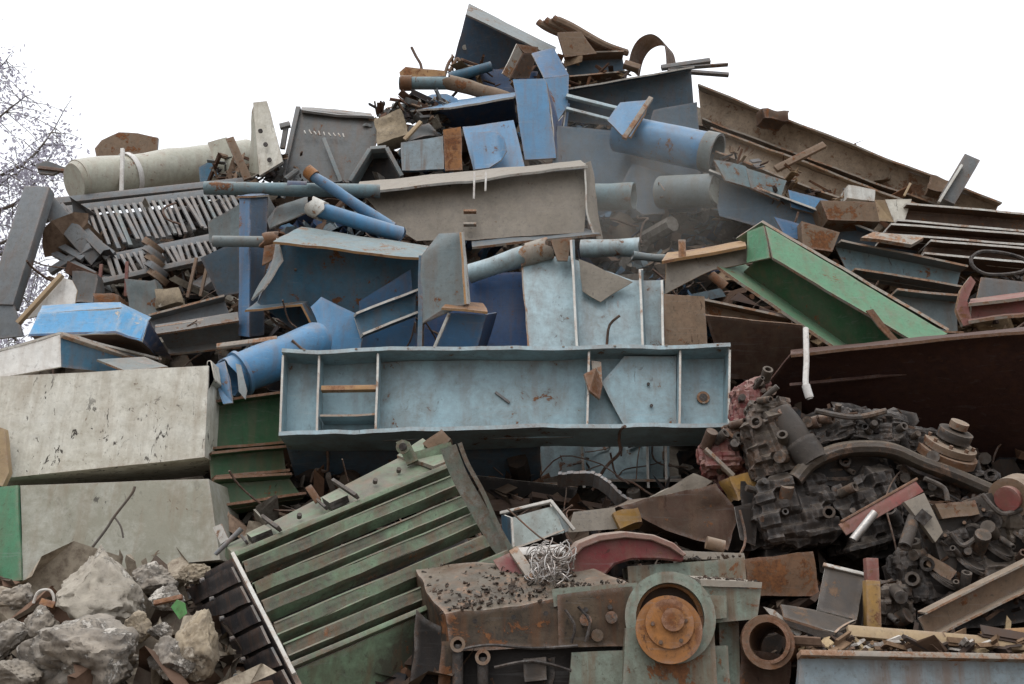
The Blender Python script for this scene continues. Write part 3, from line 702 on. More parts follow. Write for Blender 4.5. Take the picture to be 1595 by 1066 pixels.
# ================================================================ middle left
t = thing('post_section', 'upright square blue post rising past the horizontal pipe', 'post')
for nm_, q in (('side', [(373, 305), (389, 306, -.08), (388, 525, -.08), (371, 523)]), ('side', [(389, 306, -.08), (417, 302, .12), (411, 522, .12), (388, 525, -.08)])):
    sheet(nm_, Q(9.75, q), 0.015, 'blue' if q[0][0] < 380 else 'steel_blue', 'blue', t, dent=0.006)  # front face takes a darker blue, its shade painted in
sheet('cap_plate', Q(9.72, [(370, 306, .02), (389, 306, -.1), (419, 302, .12), (398, 300, .3)]), 0.02, 'blue', 'edge', t)
t = thing('horizontal_pipe', 'long grey blue pipe lying level with a dark coupling', 'pipe')
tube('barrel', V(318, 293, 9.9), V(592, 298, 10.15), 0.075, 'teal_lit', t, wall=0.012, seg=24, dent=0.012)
tube('coupling', V(448, 294, 10.03), V(478, 295, 10.06), 0.086, 'navy', t, wall=0.014, seg=24, rings=1)
pipe('slim_pipe', 'slim blue pipe with rusty orange end slanting over the girder', 9.85, (484, 272), (612, 356, 0.15), 9.5, 'mid_blue', seg=16)
pipe('thick_pipe', 'thicker blue pipe with ragged white end slanting below the slim one', 9.75, (496, 327), (628, 366, 0.1), 15, 'mid_blue', seg=20, rag=0.05)
tag(tube('pipe_stub', V(478, 266, 9.86), V(490, 276, 9.86), 0.075, 'rust_orange', wall=0.02, rag=0.03, seg=16), 'rusty orange collar on the slim pipe end', 'collar')
tag(tube('pipe_stub', V(486, 322, 9.74), V(503, 330, 9.74), 0.108, 'edge_pale', wall=0.02, rag=0.08, seg=18), 'torn whitish collar on the thicker pipe end', 'collar')
plate('bent_plate', 'grey teal bent plate left of the blue post, upper one', 'plate', 9.95, [(322, 345, .1), (384, 312), (384, 372), (325, 378, .15)], 'grey_teal', rim='edge_pale', dent=0.03)
plate('bent_plate', 'grey teal bent plate left of the blue post, lower pointed one', 'plate', 9.9, [(312, 402), (372, 374), (378, 456, .1), (340, 462, .2)], 'slate', rim='edge_pale', dent=0.03)
plate('gusset', 'pale triangular plate between post and girder', 'plate', 10.2, [(418, 306), (440, 345), (424, 352), (416, 340)], 'grey', rim='edge_pale')
plate('bent_plate', 'grey teal folded plate under the horizontal pipe', 'plate', 10.15, [(430, 322), (478, 304, .1), (478, 330), (420, 358, -.1), (416, 345)], 'grey_teal', rim='edge_pale', dent=0.03)
t = thing('short_pipe', 'short grey pipe with torn rusty end across the blue post', 'pipe')
tube('barrel', V(332, 376, 9.55), V(424, 377, 9.55), 0.058, 'grey_teal', t, wall=0.01, seg=18)
tube('torn_end', V(415, 374, 9.5), V(440, 372, 9.5), 0.08, 'rust', t, wall=0.02, rag=0.12, seg=18)
sheet('flap', Q(9.45, [(412, 384), (438, 378), (430, 402), (408, 414)]), 0.02, 'rust', 'edge_orange', t, dent=0.05)

# torn teal girder
t = thing('torn_girder', 'large teal girder with torn left end and rusty top edge', 'girder')
YG = 9.35
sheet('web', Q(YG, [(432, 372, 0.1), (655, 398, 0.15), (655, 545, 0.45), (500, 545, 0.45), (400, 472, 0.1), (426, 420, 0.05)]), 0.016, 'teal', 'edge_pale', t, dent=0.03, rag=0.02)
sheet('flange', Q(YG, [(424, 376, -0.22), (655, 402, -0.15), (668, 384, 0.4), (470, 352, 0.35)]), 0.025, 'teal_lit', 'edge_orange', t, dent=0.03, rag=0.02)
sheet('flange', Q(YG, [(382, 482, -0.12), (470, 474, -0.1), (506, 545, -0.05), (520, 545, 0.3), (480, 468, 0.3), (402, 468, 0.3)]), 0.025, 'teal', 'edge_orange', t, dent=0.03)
sheet('torn_flap', Q(YG, [(432, 372, 0), (440, 405, -.1), (412, 452, -.12), (395, 470, 0), (408, 440, 0), (426, 410, 0)]), 0.02, 'grey_teal', 'edge_pale', t, dent=0.05)
sheet('web_patch', Q(YG, [(640, 420, 0.1), (652, 545, 0.3), (560, 545, 0.28), (560, 470, 0.12)]), 0.012, 'blue', 'blue', t, dent=0.03)
plate('lit_plate', 'pale blue folded plate standing before the torn girder', 'plate', 9.1, [(484, 478, .05), (500, 462, .1), (552, 488, -.02), (566, 520, 0), (560, 548, .05), (512, 548, .02)], 'mid_blue', rim='edge_pale', dent=0.02, th=0.02)
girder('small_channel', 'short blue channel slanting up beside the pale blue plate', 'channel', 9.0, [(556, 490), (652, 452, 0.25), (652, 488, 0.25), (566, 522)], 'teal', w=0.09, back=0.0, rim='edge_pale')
t = thing('column_stub', 'upright grey teal column stub with orange rusted foot flange', 'column')
YC = 8.9
sheet('face', Q(YC, [(656, 398, 0.05), (684, 364, 0.1), (720, 362), (728, 474), (694, 480, 0.02), (655, 505, 0.1)]), 0.02, 'grey_teal', 'edge_pale', t, dent=0.015)
sheet('side', Q(YC, [(652, 398, 0.06), (659, 398, 0.06), (657, 548, 0.1), (650, 548, 0.1)]), 0.2, 'teal', 'edge', t, dent=0)
sheet('flange', Q(YC, [(718, 362, -0.18), (724, 361, 0.3), (734, 474, 0.3), (726, 474, -0.18)]), 0.02, 'edge_pale', 'edge_orange', t)
sheet('foot_flange', Q(YC, [(688, 480, -0.16), (760, 486, -0.12), (752, 474, 0.35), (700, 470, 0.35)]), 0.022, 'rust_orange', 'edge_orange', t)
t = thing('open_box_section', 'dark blue box end under the orange flange', 'box section')
sheet('face', Q(8.95, [(702, 488), (757, 492), (742, 548, .15), (676, 548, .15)]), 0.02, 'blue', 'edge_pale', t, dent=0.01)
sheet('side', Q(8.95, [(757, 490), (772, 486, .5), (756, 548, .6), (742, 548, .15)]), 0.02, 'navy', 'blue', t)
bar('edge_strip', *Q(8.92, [(700, 488), (674, 548, .12)]), 0.03, 0.02, 'edge_pale', t)
plate('deep_blue_plate', 'deep blue plate in shadow behind the orange rusted flange', 'plate', 9.65, [(725, 425), (830, 425), (838, 552), (640, 552), (652, 520)], 'deep_blue', dent=0.03, rim='blue')
t = thing('angled_pipe', 'pale blue grey pipe with rusty torn end slanting beside the column', 'pipe')
tube('barrel', V(730, 428, 9.5), V(838, 392, 9.35), 0.10, 'pale_blue', t, wall=0.012, seg=22, dent=0.02)
tube('torn_end', V(818, 398, 9.33), V(856, 386, 9.3), 0.115, 'edge', t, wall=0.02, rag=0.15, seg=20)
# pale blue box column behind the main girder
t = thing('plated_column', 'tall pale blue plated column standing behind the main girder', 'column')
YP = 9.35
sheet('face', Q(YP, [(812, 402), (893, 398), (908, 760, -.5), (846, 760, -.5)]), 0.022, 'pale_blue', 'edge_pale', t, dent=0.012)
sheet('face', Q(YP, [(893, 404, .15), (985, 437, .1), (1030, 437, .1), (1034, 760, -.4), (908, 760, -.38)]), 0.02, 'pale_blue', 'edge_orange', t, dent=0.015, rag=0.01)
for a, b in (((891, 374), (912, 760)), ((998, 420), (1012, 760)), ((1032, 436), (1040, 760))):
    sheet('stiffener', Q(YP, [(a[0], a[1], -0.2), (a[0] + 4, a[1], 0.25), (b[0] + 4, b[1], -0.25), (b[0], b[1], -0.7)]), 0.022, 'pale_blue', 'edge_pale', t, dent=0.01)
sheet('side', Q(YP, [(812, 402), (824, 400, .5), (850, 760, .1), (846, 760, -.5)]), 0.02, 'blue', 'edge', t)
for x in (944, 962): bar('rib', *Q(YP + 0.06, [(x, 470), (x + 4, 545)]), 0.02, 0.05, 'pale_blue', t)
sheet('foot_plate', Q(YP, [(846, 752, -.7), (1062, 746, -.7), (1058, 742, -.2), (850, 748, -.2)]), 0.02, 'dark_grey', 'edge', t)
sheet('rust_cover', Q(YP - 0.02, [(902, 404), (985, 438), (972, 448), (935, 470), (908, 455)]), 0.012, 'dusty_tan', 'edge_orange', t, dent=0.02, rag=0.02)
plate('bent_plate', 'small dark trapezoid plate wedged at the head of the pale column', 'plate', 9.2, [(858, 374), (892, 370), (884, 406), (868, 406)], 'rust_brown', th=0.03)
pipe('pipe_stub', 'pale blue pipe stub sticking out right of the column head', 9.8, (905, 388, .1), (995, 386), 16, 'pale_blue', seg=20)
pipe('bent_conduit', 'thin grey conduit running right from the pale column', 9.7, (985, 398), (1050, 405), 8, 'grey_teal', seg=14)

# main girder
t = thing('main_girder', 'huge light blue steel girder spanning the middle of the heap', 'girder')
YM = 8.25
TL, TR, BR, BL = Q(YM, [(447, 566, 0.05), (1130, 558, 0.10), (1128, 676, 0.02), (443, 690, -0.02)])
nM = to_cam(newell([TL, TR, BR, BL]), TL)
sheet('web', [TL, TR, BR, BL], 0.016, 'light_blue', 'edge', t, dent=0.03, cell=0.15)
sheet('flange', [TL + nM * .24, TR + nM * .24, TR - nM * .28, TL - nM * .28], 0.034, 'light_blue', 'pale_blue', t, dent=0.03)
sheet('flange', [BL + nM * .24, BR + nM * .24, BR - nM * .28, BL - nM * .28], 0.034, 'light_blue', 'pale_blue', t, dent=0.03)
def mp(u, v, d=0.0): return (TL.lerp(TR, u)).lerp(BL.lerp(BR, u), v) + nM * d
for u in (0.004, 0.085, 0.215, 0.680, 0.885, 0.996):
    sheet('stiffener', [mp(u, 0.01), mp(u, 0.01, .21), mp(u, 0.99, .21), mp(u, 0.99)], 0.018, 'light_blue', 'edge_pale', t, dent=0.004)
bar('rung', mp(0.088, 0.43, .17), mp(0.212, 0.43, .17), 0.045, 0.05, 'edge_orange', t)
sheet('shelf', [mp(0.088, 0.80, .0), mp(0.212, 0.80, .0), mp(0.212, 0.78, .20), mp(0.088, 0.78, .20)], 0.018, 'light_blue', 'edge', t)
sheet('gusset', [mp(0.715, 0.36, .10), mp(0.765, 0.02, .10), mp(0.884, 0.02, .10), mp(0.884, 0.985, .10), mp(0.775, 0.985, .10)], 0.018, 'light_blue', 'edge_pale', t, dent=0.004)
for u, v in ((0.82, 0.40), (0.828, 0.68)): tube('bolt_hole', mp(u, v, .112), mp(u, v, .126), 0.014, 'grease', t, seg=12, rings=1)  # small dark discs paint the shade inside holes
tube('bolt_hole', mp(0.950, 0.53, .004), mp(0.950, 0.53, .02), 0.034, 'grease', t, seg=16, rings=1)  # raised dark disc drawn for the shaded hole
tube('hole_ring', mp(0.950, 0.53, .002), mp(0.950, 0.53, .016), 0.055, 'edge', t, wall=0.02, seg=18, rings=1)
sheet('torn_bracket', [mp(0.672, 0.30, .22), mp(0.70, 0.22, .2), mp(0.715, 0.45, .24), mp(0.71, 0.62, .2), mp(0.685, 0.55, .28)], 0.03, 'rust', 'edge', t, dent=0.06)
sheet('torn_bracket', [mp(0.69, 0.10, .18), mp(0.712, 0.12, .18), mp(0.715, 0.42, .2), mp(0.695, 0.40, .2)], 0.03, 'edge', 'edge_pale', t, dent=0.03)
bar('scratch_rod', mp(0.475, 0.42, .015), mp(0.508, 0.56, .015), 0.022, 0.02, 'dark_grey', t)
for k in range(9):
    u = 0.05 + k * 0.115; tube('weld_nub', mp(u, 0, .235) + Vector((0, 0, .02)), mp(u, 0, .235) + Vector((0, 0, .03)), 0.012, 'edge', t, seg=8, rings=1)
plate('shadow_plate', 'dark steel plate hanging in shade under the main girder', 'plate', 8.5, [(444, 690, -.1), (842, 690, .1), (842, 752, .5), (464, 756, .4)], 'slate', dent=0.03, rim='edge')  # dark sheet paints in the deep shade below the girder
plate('shadow_plate', 'dark bent plate in the gap between ribbed panel and machine', 'plate', 8.6, [(720, 740), (900, 760), (880, 860, .2), (740, 850, .2)], 'grease', dent=0.06)  # near-black sheet paints shade into the gap

# ================================================================ upper middle
t = thing('dusty_girder', 'long tan dust covered girder above the torn teal one', 'girder')
YD = 10.4
sheet('web', Q(YD, [(562, 298, 0.2), (735, 280, 0.1), (914, 262, 0.05), (910, 362, 0), (735, 374, 0.05), (650, 376, 0.1), (600, 345, .15)]), 0.02, 'dusty_tan', 'edge', t, dent=0.02)
sheet('flange', Q(YD, [(556, 300, -0.02), (735, 280, -0.1), (916, 258, -0.12), (905, 250, 0.35), (735, 266, 0.35), (560, 284, 0.4)]), 0.028, 'dusty_tan', 'edge_pale', t, dent=0.02)
sheet('flange', Q(YD, [(735, 384, -0.2), (936, 364, -0.2), (912, 356, 0.2), (735, 372, 0.2)]), 0.026, 'slate', 'edge', t, dent=0.02)
sheet('end_flap', Q(YD, [(912, 252, -0.1), (920, 250, .1), (935, 330, .1), (942, 385, .05), (930, 380, -.1), (918, 330, -.1)]), 0.022, 'dusty_tan', 'edge_pale', t, dent=0.05, rag=0.02)
for x, y0, y1 in ((739, 268, 310), (757, 268, 298)): bar('white_drip', *Q(YD - 0.16, [(x, y0), (x - 1, y1)]), 0.022, 0.012, 'white', t)
for y in (330, 350): bar('clip', *Q(YD - 0.02, [(722, y), (742, y)]), 0.03, 0.05, 'edge', t)
# blue column and bent plates near the top
t = thing('blue_column', 'bright blue folded column of bent plates near the top', 'column')
YT = 11.7
sheet('face', Q(YT, [(799, 124), (850, 122), (866, 246, -.05), (817, 249, -.05)]), 0.022, 'mid_blue', 'edge_orange', t, dent=0.01)
sheet('face', Q(YT, [(828, 84, .3), (862, 76, .25), (886, 118, .2), (848, 122, .05)]), 0.02, 'blue', 'edge_pale', t)
sheet('face', Q(YT, [(848, 122, .05), (886, 118, .2), (884, 165, .2), (868, 190, .05)]), 0.02, 'mid_blue', 'edge_pale', t)
sheet('side', Q(YT, [(852, 128, .0), (868, 190, .05), (876, 180, .1), (872, 246, .1), (866, 246, -.03)]), 0.02, 'navy', 'edge_pale', t)
sheet('side', Q(YT, [(884, 160, .2), (888, 162, .25), (876, 248, .2), (870, 246, .1)]), 0.02, 'blue', 'edge_pale', t)
t = thing('round_tab_plate', 'blue plate with a rounded lighter tab left of the blue column', 'plate')
sheet('face', Q(11.5, [(720, 198, .2), (800, 188, .2), (818, 262, 0), (738, 265, 0)]), 0.02, 'mid_blue', 'edge_pale', t, dent=0.02)
sheet('rounded_tab', Q(11.35, [(732, 206, .1), (774, 204, .1), (786, 216), (790, 234), (780, 250), (762, 262), (740, 264)]), 0.02, 'mid_blue', 'edge_pale', t, dent=0.01)
t = thing('folded_flange', 'dark blue folded flange with bright top edge below the rusty pipe', 'plate')
sheet('top', Q(11.9, [(636, 172, .1), (700, 168, -.2), (800, 152, -.2), (812, 142, .5), (700, 158, .5)]), 0.025, 'mid_blue', 'edge_pale', t, dent=0.02)
sheet('face', Q(11.9, [(690, 172, 0), (800, 156, 0), (806, 192, .4), (720, 200, .4), (650, 190, .4)]), 0.02, 'navy', 'blue', t)
plate('ribbed_crate', 'pale blue ribbed panel standing on the dusty girder', 'panel', 11.3, [(624, 222), (690, 212), (692, 264), (626, 266)], 'skip_blue', th=0.05, rim='teal')
for k in range(0): pass
plate('rusty_ribbed_crate', 'rust orange ribbed panel next to the pale blue one', 'panel', 11.28, [(690, 203), (718, 198), (720, 264), (693, 265)], 'rust_orange', th=0.05, rim='edge')
t = thing('upper_pipe', 'grey teal pipe with rusty broken length below the peak', 'pipe')
tube('barrel', V(622, 130, 12.5), V(702, 130, 12.5), 0.09, 'teal_lit', t, wall=0.012, seg=20)
tube('rusted_length', V(698, 128, 12.5), V(802, 160, 12.3), 0.10, 'rust_brown', t, wall=0.02, seg=20, dent=0.05, rag=0.1)
tube('collar', V(624, 130, 12.5), V(642, 130, 12.5), 0.108, 'rust', t, wall=0.02, seg=20, rings=1)
plate('rusty_strip', 'yellowish rusty strip lying above the grey teal pipe', 'plate', 12.7, [(622, 112), (632, 104), (692, 110), (694, 118), (625, 120)], 'edge_orange', th=0.06)
plate('domed_plate', 'pale blue domed plate under the rusty pipe', 'plate', 12.2, [(655, 166), (658, 152), (672, 146), (695, 146), (712, 154), (716, 164)], 'mid_blue', dent=0.05, th=0.03, rim='edge_pale')
pipe('dirty_pipe', 'dirty grey pipe poking out left below the peak', 12.1, (612, 168), (700, 178), 9, 'grey_teal', seg=14)
rods_of('bent_rebar', 'thin bent rod sticking up into the sky left of the peak', 'rod', 12.8, [(657, 112), (655, 100), (648, 88), (641, 74)], 2.6, 'rust_dark')
t = thing('peak_channel', 'dark blue channel with pale flange forming the peak of the heap', 'channel')
YK = 13.2
sheet('web', Q(YK, [(728, 14, 0), (862, 78, 0), (845, 125, .5), (775, 122, .5), (707, 94, .5)]), 0.02, 'steel_blue', 'edge', t, dent=0.03)
sheet('flange', Q(YK, [(726, 22, -0.35), (862, 88, -0.3), (866, 74, 0.1), (730, 6, 0.1)]), 0.026, 'grey_teal', 'dark_grey', t, dent=0.02)
sheet('lip', Q(YK, [(718, 92, .2), (768, 112, .2), (800, 100, .2), (798, 108, .5), (770, 122, .5), (716, 100, .5)]), 0.02, 'teal', 'edge', t)
tube('bolt_hole', V(724, 74, YK - .02 + .35), V(724, 74, YK + .01 + .35), 0.04, 'edge_pale', t, seg=14, rings=1)
plate('under_peak_plate', 'dark blue plate wedged under the peak channel', 'plate', 13.1, [(712, 104), (838, 112), (830, 158), (760, 156), (700, 130)], 'navy', dent=0.05)
pipe('peak_pipe', 'short teal pipe under the peak channel', 12.9, (700, 122), (765, 104), 9, 'teal', seg=14)
for i, q in enumerate((((692, 120), (698, 100), (706, 88)), ((700, 112), (712, 92), (718, 100)), ((712, 118), (730, 104), (752, 112)))):
    rods_of('peak_rod', ('thin rusty rod at the left foot of the peak channel', 'hooked thin rod under the peak channel edge', 'low bent rod below the peak channel')[i], 'rod', 12.95, list(q), 3, 'rust_brown')
t = thing('rusty_bucket', 'rusty folded box with dark hollow beside the blue column', 'box')
sheet('side', Q(12.3, [(805, 68), (815, 82, .1), (795, 122, .1), (783, 114)]), 0.02, 'edge', 'edge_pale', t)
sheet('side', Q(12.3, [(805, 68), (838, 74, .3), (836, 88, .3), (815, 82, .1)]), 0.02, 'rust', 'edge', t)
sheet('inside', Q(12.3, [(815, 82, .1), (836, 84, .3), (824, 122, .4), (795, 122, .1)]), 0.03, 'rust_dark', 'rust', t)
t = thing('rod_bundle', 'bundle of curved rusty bars on the skyline right of the peak', 'bars')
for k in range(6):
    rod('rod', smooth_path(Q(13.2, [(838 + k * 6, 34 - k * 1.5 + (k % 2) * 4, -k * .05), (856 + k * 7, 46 - k, -k * .05), (900 + k * 8, 64 + k * 1.0, -k * .05), (942 + k * 7, 80 + k * .5)])), 0.04, 'rust_brown' if k % 2 else 'rust', t, seg=7, flat=1.4)
sheet('clamp', Q(12.9, [(868, 52), (905, 50), (930, 82), (880, 88)]), 0.08, 'rust_brown', 'rust', t, dent=0.06)
girder('capping_beam', 'dark slate beam under the rusty bar bundle', 'beam', 13.0, [(882, 84), (972, 80), (978, 112), (886, 120)], 'slate', w=0.2, rim='edge', fmat='rust_brown')
t = thing('steel_loop', 'brown bent flat steel loop standing on the skyline', 'loop')
lp = smooth_path(Q(12.95, [(978, 104), (984, 78), (996, 60), (1014, 53), (1030, 62), (1036, 78), (1038, 104)]), 4)
sd_ = Vector((0.22, 0.4, 0.06))
bm = bmesh.new(); r0 = [bm.verts.new(p) for p in lp]; r1 = [bm.verts.new(p + sd_) for p in lp]
for i in range(len(lp) - 1): bm.faces.new((r0[i], r0[i + 1], r1[i + 1], r1[i]))
bmesh.ops.solidify(bm, geom=bm.faces[:], thickness=0.075); finish(bm, 'band', 'rust_brown', t)
bar('clamp', V(972, 100, 12.9), V(996, 108, 12.9), 0.1, 0.1, 'rust_brown', t)
for i, (a, b, L) in enumerate((((1030, 106), (1106, 95), 'dark bar end jutting right of the loop, upper of three'), ((1040, 108), (1134, 101), 'thin bar end jutting right of the loop, middle of three'), ((1040, 110), (1135, 117), 'dark bar end jutting right of the loop, lower of three'))):
    flatbar('bar_end', L, 'bar', 12.7, a, b, (9, 3, 6)[i], 0.06, 'dark_grey')
girder('skyline_girder', 'slate blue girder with bright top edge below the steel loop', 'girder', 12.2, [(886, 140), (1082, 106, 0.1), (1090, 208, 0.3), (886, 186, 0.3)], 'slate', w=0.22, back=0.3, rim='edge_pale', flanges=(1, 0))
for i, (a, b, w_) in enumerate((((882, 150), (962, 170), 7), ((882, 170), (952, 188), 6))):
    flatbar('pale_strip', ('pale narrow strip across the slate girder, upper', 'pale narrow strip across the slate girder, lower')[i], 'strip', 11.85, a, b, w_, 0.05, 'pale_blue')
plate('cover_plate', 'slate tapered plate with bolt hole above the blue pipe', 'plate', 11.95, [(1018, 172), (1086, 158), (1090, 214), (1010, 200)], 'slate', rim='edge_pale')
plate('big_slate_plate', 'broad slate plate behind the dusty girder end', 'plate', 11.7, [(868, 196), (985, 206), (1090, 250, -.1), (1092, 330, -.1), (1040, 345), (900, 345), (860, 262)], 'slate', dent=0.03)
plate('big_slate_plate', 'lower slate plate with bright diagonal edge under the blue pipe', 'plate', 11.35, [(985, 255), (1078, 282), (1086, 330), (1000, 335), (960, 300)], 'slate', rim='edge_pale', dent=0.03)
t = thing('cut_pipe', 'fat blue pipe with a tilted flange plate near the top', 'pipe')
A_, B_ = V(985, 212, 11.35), V(1110, 238, 10.95); ax = (B_ - A_).normalized()
tube('barrel', A_ - ax * .2, B_, 0.235, 'mid_blue', t, wall=0.014, seg=36, dent=0.006)
tube('end_sleeve', B_ - ax * 0.10, B_ + ax * 0.06, 0.246, 'grey_teal', t, wall=0.03, seg=36, rings=1)
sheet('flange_plate', Q(11.1, [(946, 188, .1), (966, 160, .15), (1010, 156), (1004, 178, -.05), (982, 214, -.1), (968, 210, 0)]), 0.03, 'mid_blue', 'edge_orange', t, dent=0.01)
bar('flange_rim', *Q(10.98, [(1014, 153, .05), (972, 216, -.05)]), 0.06, 0.05, 'edge', t)
t = thing('hidden_pipe', 'grey green pipe end below the fat blue pipe', 'pipe')
tube('barrel', V(1030, 300, 11.2), V(1118, 297, 10.75), 0.2, 'grey_teal', t, wall=0.02, seg=28)
disc('end_disc', 1119, 297, 10.73, 27, 0.03, 'box_grey', t, ax=(0.55, -0.83, -0.1))
pipe('pipe_stub', 'grey blue pipe stub beyond the dusty girder end', 10.95, (915, 308, .2), (988, 307), 23, 'teal_lit', seg=26)

# ---------------------------------------------------------------- left upper: hopper, post, bars
t = thing('steel_hopper', 'dark grey tapered steel hopper with scuffed white lettering', 'hopper')
sheet('face', Q(11.7, [(463, 170, .2), (582, 181, .2), (590, 210, .15), (566, 284, 0), (438, 284, 0)]), 0.025, 'dark_grey', 'grey', t, dent=0.02)
bar('side_post', *Q(11.68, [(465, 168, .2), (439, 284, 0)]), 0.06, 0.06, 'dark_grey', t)
bar('brace', *Q(11.6, [(504, 216, .1), (531, 284, 0)]), 0.05, 0.04, 'grey_teal', t)
rl = random.Random(2)
for k in range(9): bar('scuff_mark', *Q(11.76, [(474 + k * 7.5, 203 + k * .7 + rl.uniform(-1, 1), 0), (474 + k * 7.5 + rl.choice((2, 4)), 209 + k * .7, -.01)]), 0.015, 0.02, 'edge_pale', t)
sheet('top_fold', Q(11.8, [(470, 172), (582, 182), (578, 176, .4), (470, 166, .4)]), 0.03, 'dark_grey', 'dark_grey', t)
t = thing('trapezoid_bin', 'open dark trapezoid bin with pale frame on the dusty girder', 'bin')
fr = Q(11.35, [(546, 284), (577, 234), (602, 232), (626, 276)])
for a, b in zip(fr, fr[1:]): bar('frame_bar', a, b, 0.05, 0.08, 'grey_teal', t)
sheet('inside', Q(11.6, [(546, 284), (577, 234), (602, 232), (626, 276), (610, 288)]), 0.03, 'grease', 'grease', t)  # near-black sheet paints the shade of the bin's hollow
sheet('side', [fr[0], fr[1], fr[1] + Vector((0, .6, 0)), fr[0] + Vector((0, .6, 0))], 0.02, 'grey_teal', 'grey', t); sheet('side', [fr[1], fr[2], fr[2] + Vector((0, .6, 0)), fr[1] + Vector((0, .6, 0))], 0.02, 'grey_teal', 'grey', t)
t = thing('cream_post', 'pale cream upright post with drilled holes beside the tank', 'post')
sheet('face', Q(11.4, [(394, 160), (416, 158), (440, 252, -.05), (404, 274, -.05)]), 0.05, 'cream', 'edge_pale', t, dent=0.02)
sheet('side', Q(11.4, [(392, 174, .02), (396, 162), (406, 272, -.05), (386, 268, .2)]), 0.03, 'tank_grey', 'edge', t)
for x, y in ((414, 226), (420, 250), (406, 205)): disc('bolt_hole', x, y, 11.33, 4, 0.02, 'grease', t, seg=12)
flatbar('rusty_bar', 'rusty tan bar leaning against the cream post', 'bar', 11.2, (358, 216), (386, 280), 14, 0.05, 'rust_brown')
plate('cream_fragment', 'mottled cream plate fragment between tank and post', 'plate', 11.6, [(322, 222), (352, 214), (376, 240), (386, 276), (340, 270)], 'tank_grey', th=0.03, rim='red')
t = thing('dark_bracket', 'small dark bracket on the hopper edge', 'bracket')
bar('post', *Q(11.5, [(440, 232), (446, 196)]), 0.06, 0.05, 'dark_grey', t); bar('arm', *Q(11.48, [(436, 198), (452, 194)]), 0.08, 0.05, 'dark_grey', t)
tag(block('cloth_bundle', 11.6, [(588, 180), (622, 176), (634, 214), (594, 222)], 'rock_tan', depth=0.3, cuts=5, dent=0.09), 'tan crumpled bundle right of the hopper', 'bundle')
flatbar('cream_stick', 'short cream stick leaning by the pale ribbed panel', 'stick', 11.3, (630, 218), (656, 190), 7, 0.04, 'wood')
tag(block('scrap_casting', 11.7, [(640, 200), (672, 196), (690, 214), (636, 220)], 'dark_grey', depth=0.3, cuts=4, dent=0.08), 'dark jumbled lump above the pale ribbed panel', 'scrap')

# ================================================================ upper right: long rusty girders
def long_girder(label, Y, pts, w=0.2, mat='rust_brown'):
    return girder('rusty_girder', label, 'girder', Y, pts, 'girder_brown', w=w, back=0.25, rim='edge', group='long rusty girders sloping down the heap', dent=0.03, rag=0.015, fmat='girder_brown')
long_girder('long brown rusty girder sloping along the skyline, topmost of three', 11.6, [(1086, 134, 0.2), (1560, 318, -0.2), (1545, 352, -0.1), (1092, 186, 0.3)], 0.2)
long_girder('brown rusty girder under the skyline one, middle of three', 10.95, [(1106, 200, 0.2), (1470, 336, -0.1), (1450, 366, 0), (1110, 240, 0.2)], 0.12)
long_girder('reddish tan girder above the blue panels, lowest of three', 10.6, [(1114, 236, 0.2), (1400, 344, 0), (1380, 376, 0), (1118, 282, 0.2)], 0.12)
tag(block('roof_clump', 11.5, [(1188, 168), (1230, 172), (1228, 188), (1190, 182)], 'rust_dark', depth=0.3, cuts=4, dent=0.07), 'dark clump on top of the skyline girder', 'scrap')
tag(block('roof_clump', 11.3, [(1455, 272), (1490, 282), (1482, 306), (1450, 296)], 'rust_brown', depth=0.25, cuts=4, dent=0.07), 'brown clump beside the grey post on the skyline', 'scrap')
flatbar('loose_bar', 'pale brown bar lying across the rusty girders', 'bar', 10.75, (1208, 264), (1284, 226), 12, 0.05, 'rust_brown')
t = thing('square_post', 'short dark grey post leaning up into the sky at right', 'post')
bar('shaft', *Q(10.9, [(1472, 318), (1512, 250)]), 0.19, 0.16, 'dark_grey', t); bar('side_strip', *Q(10.8, [(1462, 316), (1498, 258)]), 0.03, 0.05, 'edge_pale', t)
flatbar('thin_stick', 'thin pale stick beside the rusty girder ends', 'stick', 10.7, (1408, 306), (1418, 286), 4, 0.03, 'wood')
girder('edge_girder', 'slate girder with long bright edge sloping under blue panels', 'girder', 10.25, [(1104, 266, .3), (1432, 388, -.1), (1400, 408, 0), (1120, 330, .3)], 'slate', w=0.16, back=0.05, rim='edge_pale', flanges=(1, 0))
for i, (q, L, m_) in enumerate((([(1112, 248), (1160, 258), (1200, 300), (1130, 280)], 'blue rectangular panel nearest the grey pipe end', 'teal_lit'), ([(1162, 262), (1225, 282), (1215, 312), (1170, 292)], 'teal panel between the blue ones', 'teal_lit'),
                                ([(1228, 296), (1290, 312), (1285, 338), (1232, 322)], 'blue panel furthest right under the rusty girders', 'mid_blue'))):
    plate('blue_sheet', L, 'panel', 10.45, q, m_, th=0.04, dent=0.02, group='blue panels under the girders')
tag(block('speckled_box', 10.3, [(1321, 288), (1364, 296), (1362, 314), (1320, 308)], 'edge_pale', depth=0.25, bevel=0.01), 'small pale grey speckled box at the girder ends', 'box')
t = thing('cream_board', 'cream board with tan edge below the speckled box', 'board')
sheet('face', Q(10.05, [(1378, 312), (1420, 310), (1408, 346), (1392, 346)]), 0.03, 'cream', 'wood', t); sheet('side', Q(10.05, [(1362, 312, .1), (1378, 312), (1392, 346), (1370, 344, .1)]), 0.03, 'wood', 'wood', t)
tag(block('brown_box', 10.15, [(1278, 312), (1366, 316), (1372, 346), (1290, 342)], 'rust_brown', depth=0.4), 'brown dented box left of the cream board', 'box')
DB = [[(1412, 318), (1610, 336), (1610, 362), (1398, 344)], [(1388, 350), (1610, 368), (1610, 384), (1380, 366)], [(1450, 376), (1610, 390), (1610, 412), (1440, 396)]]
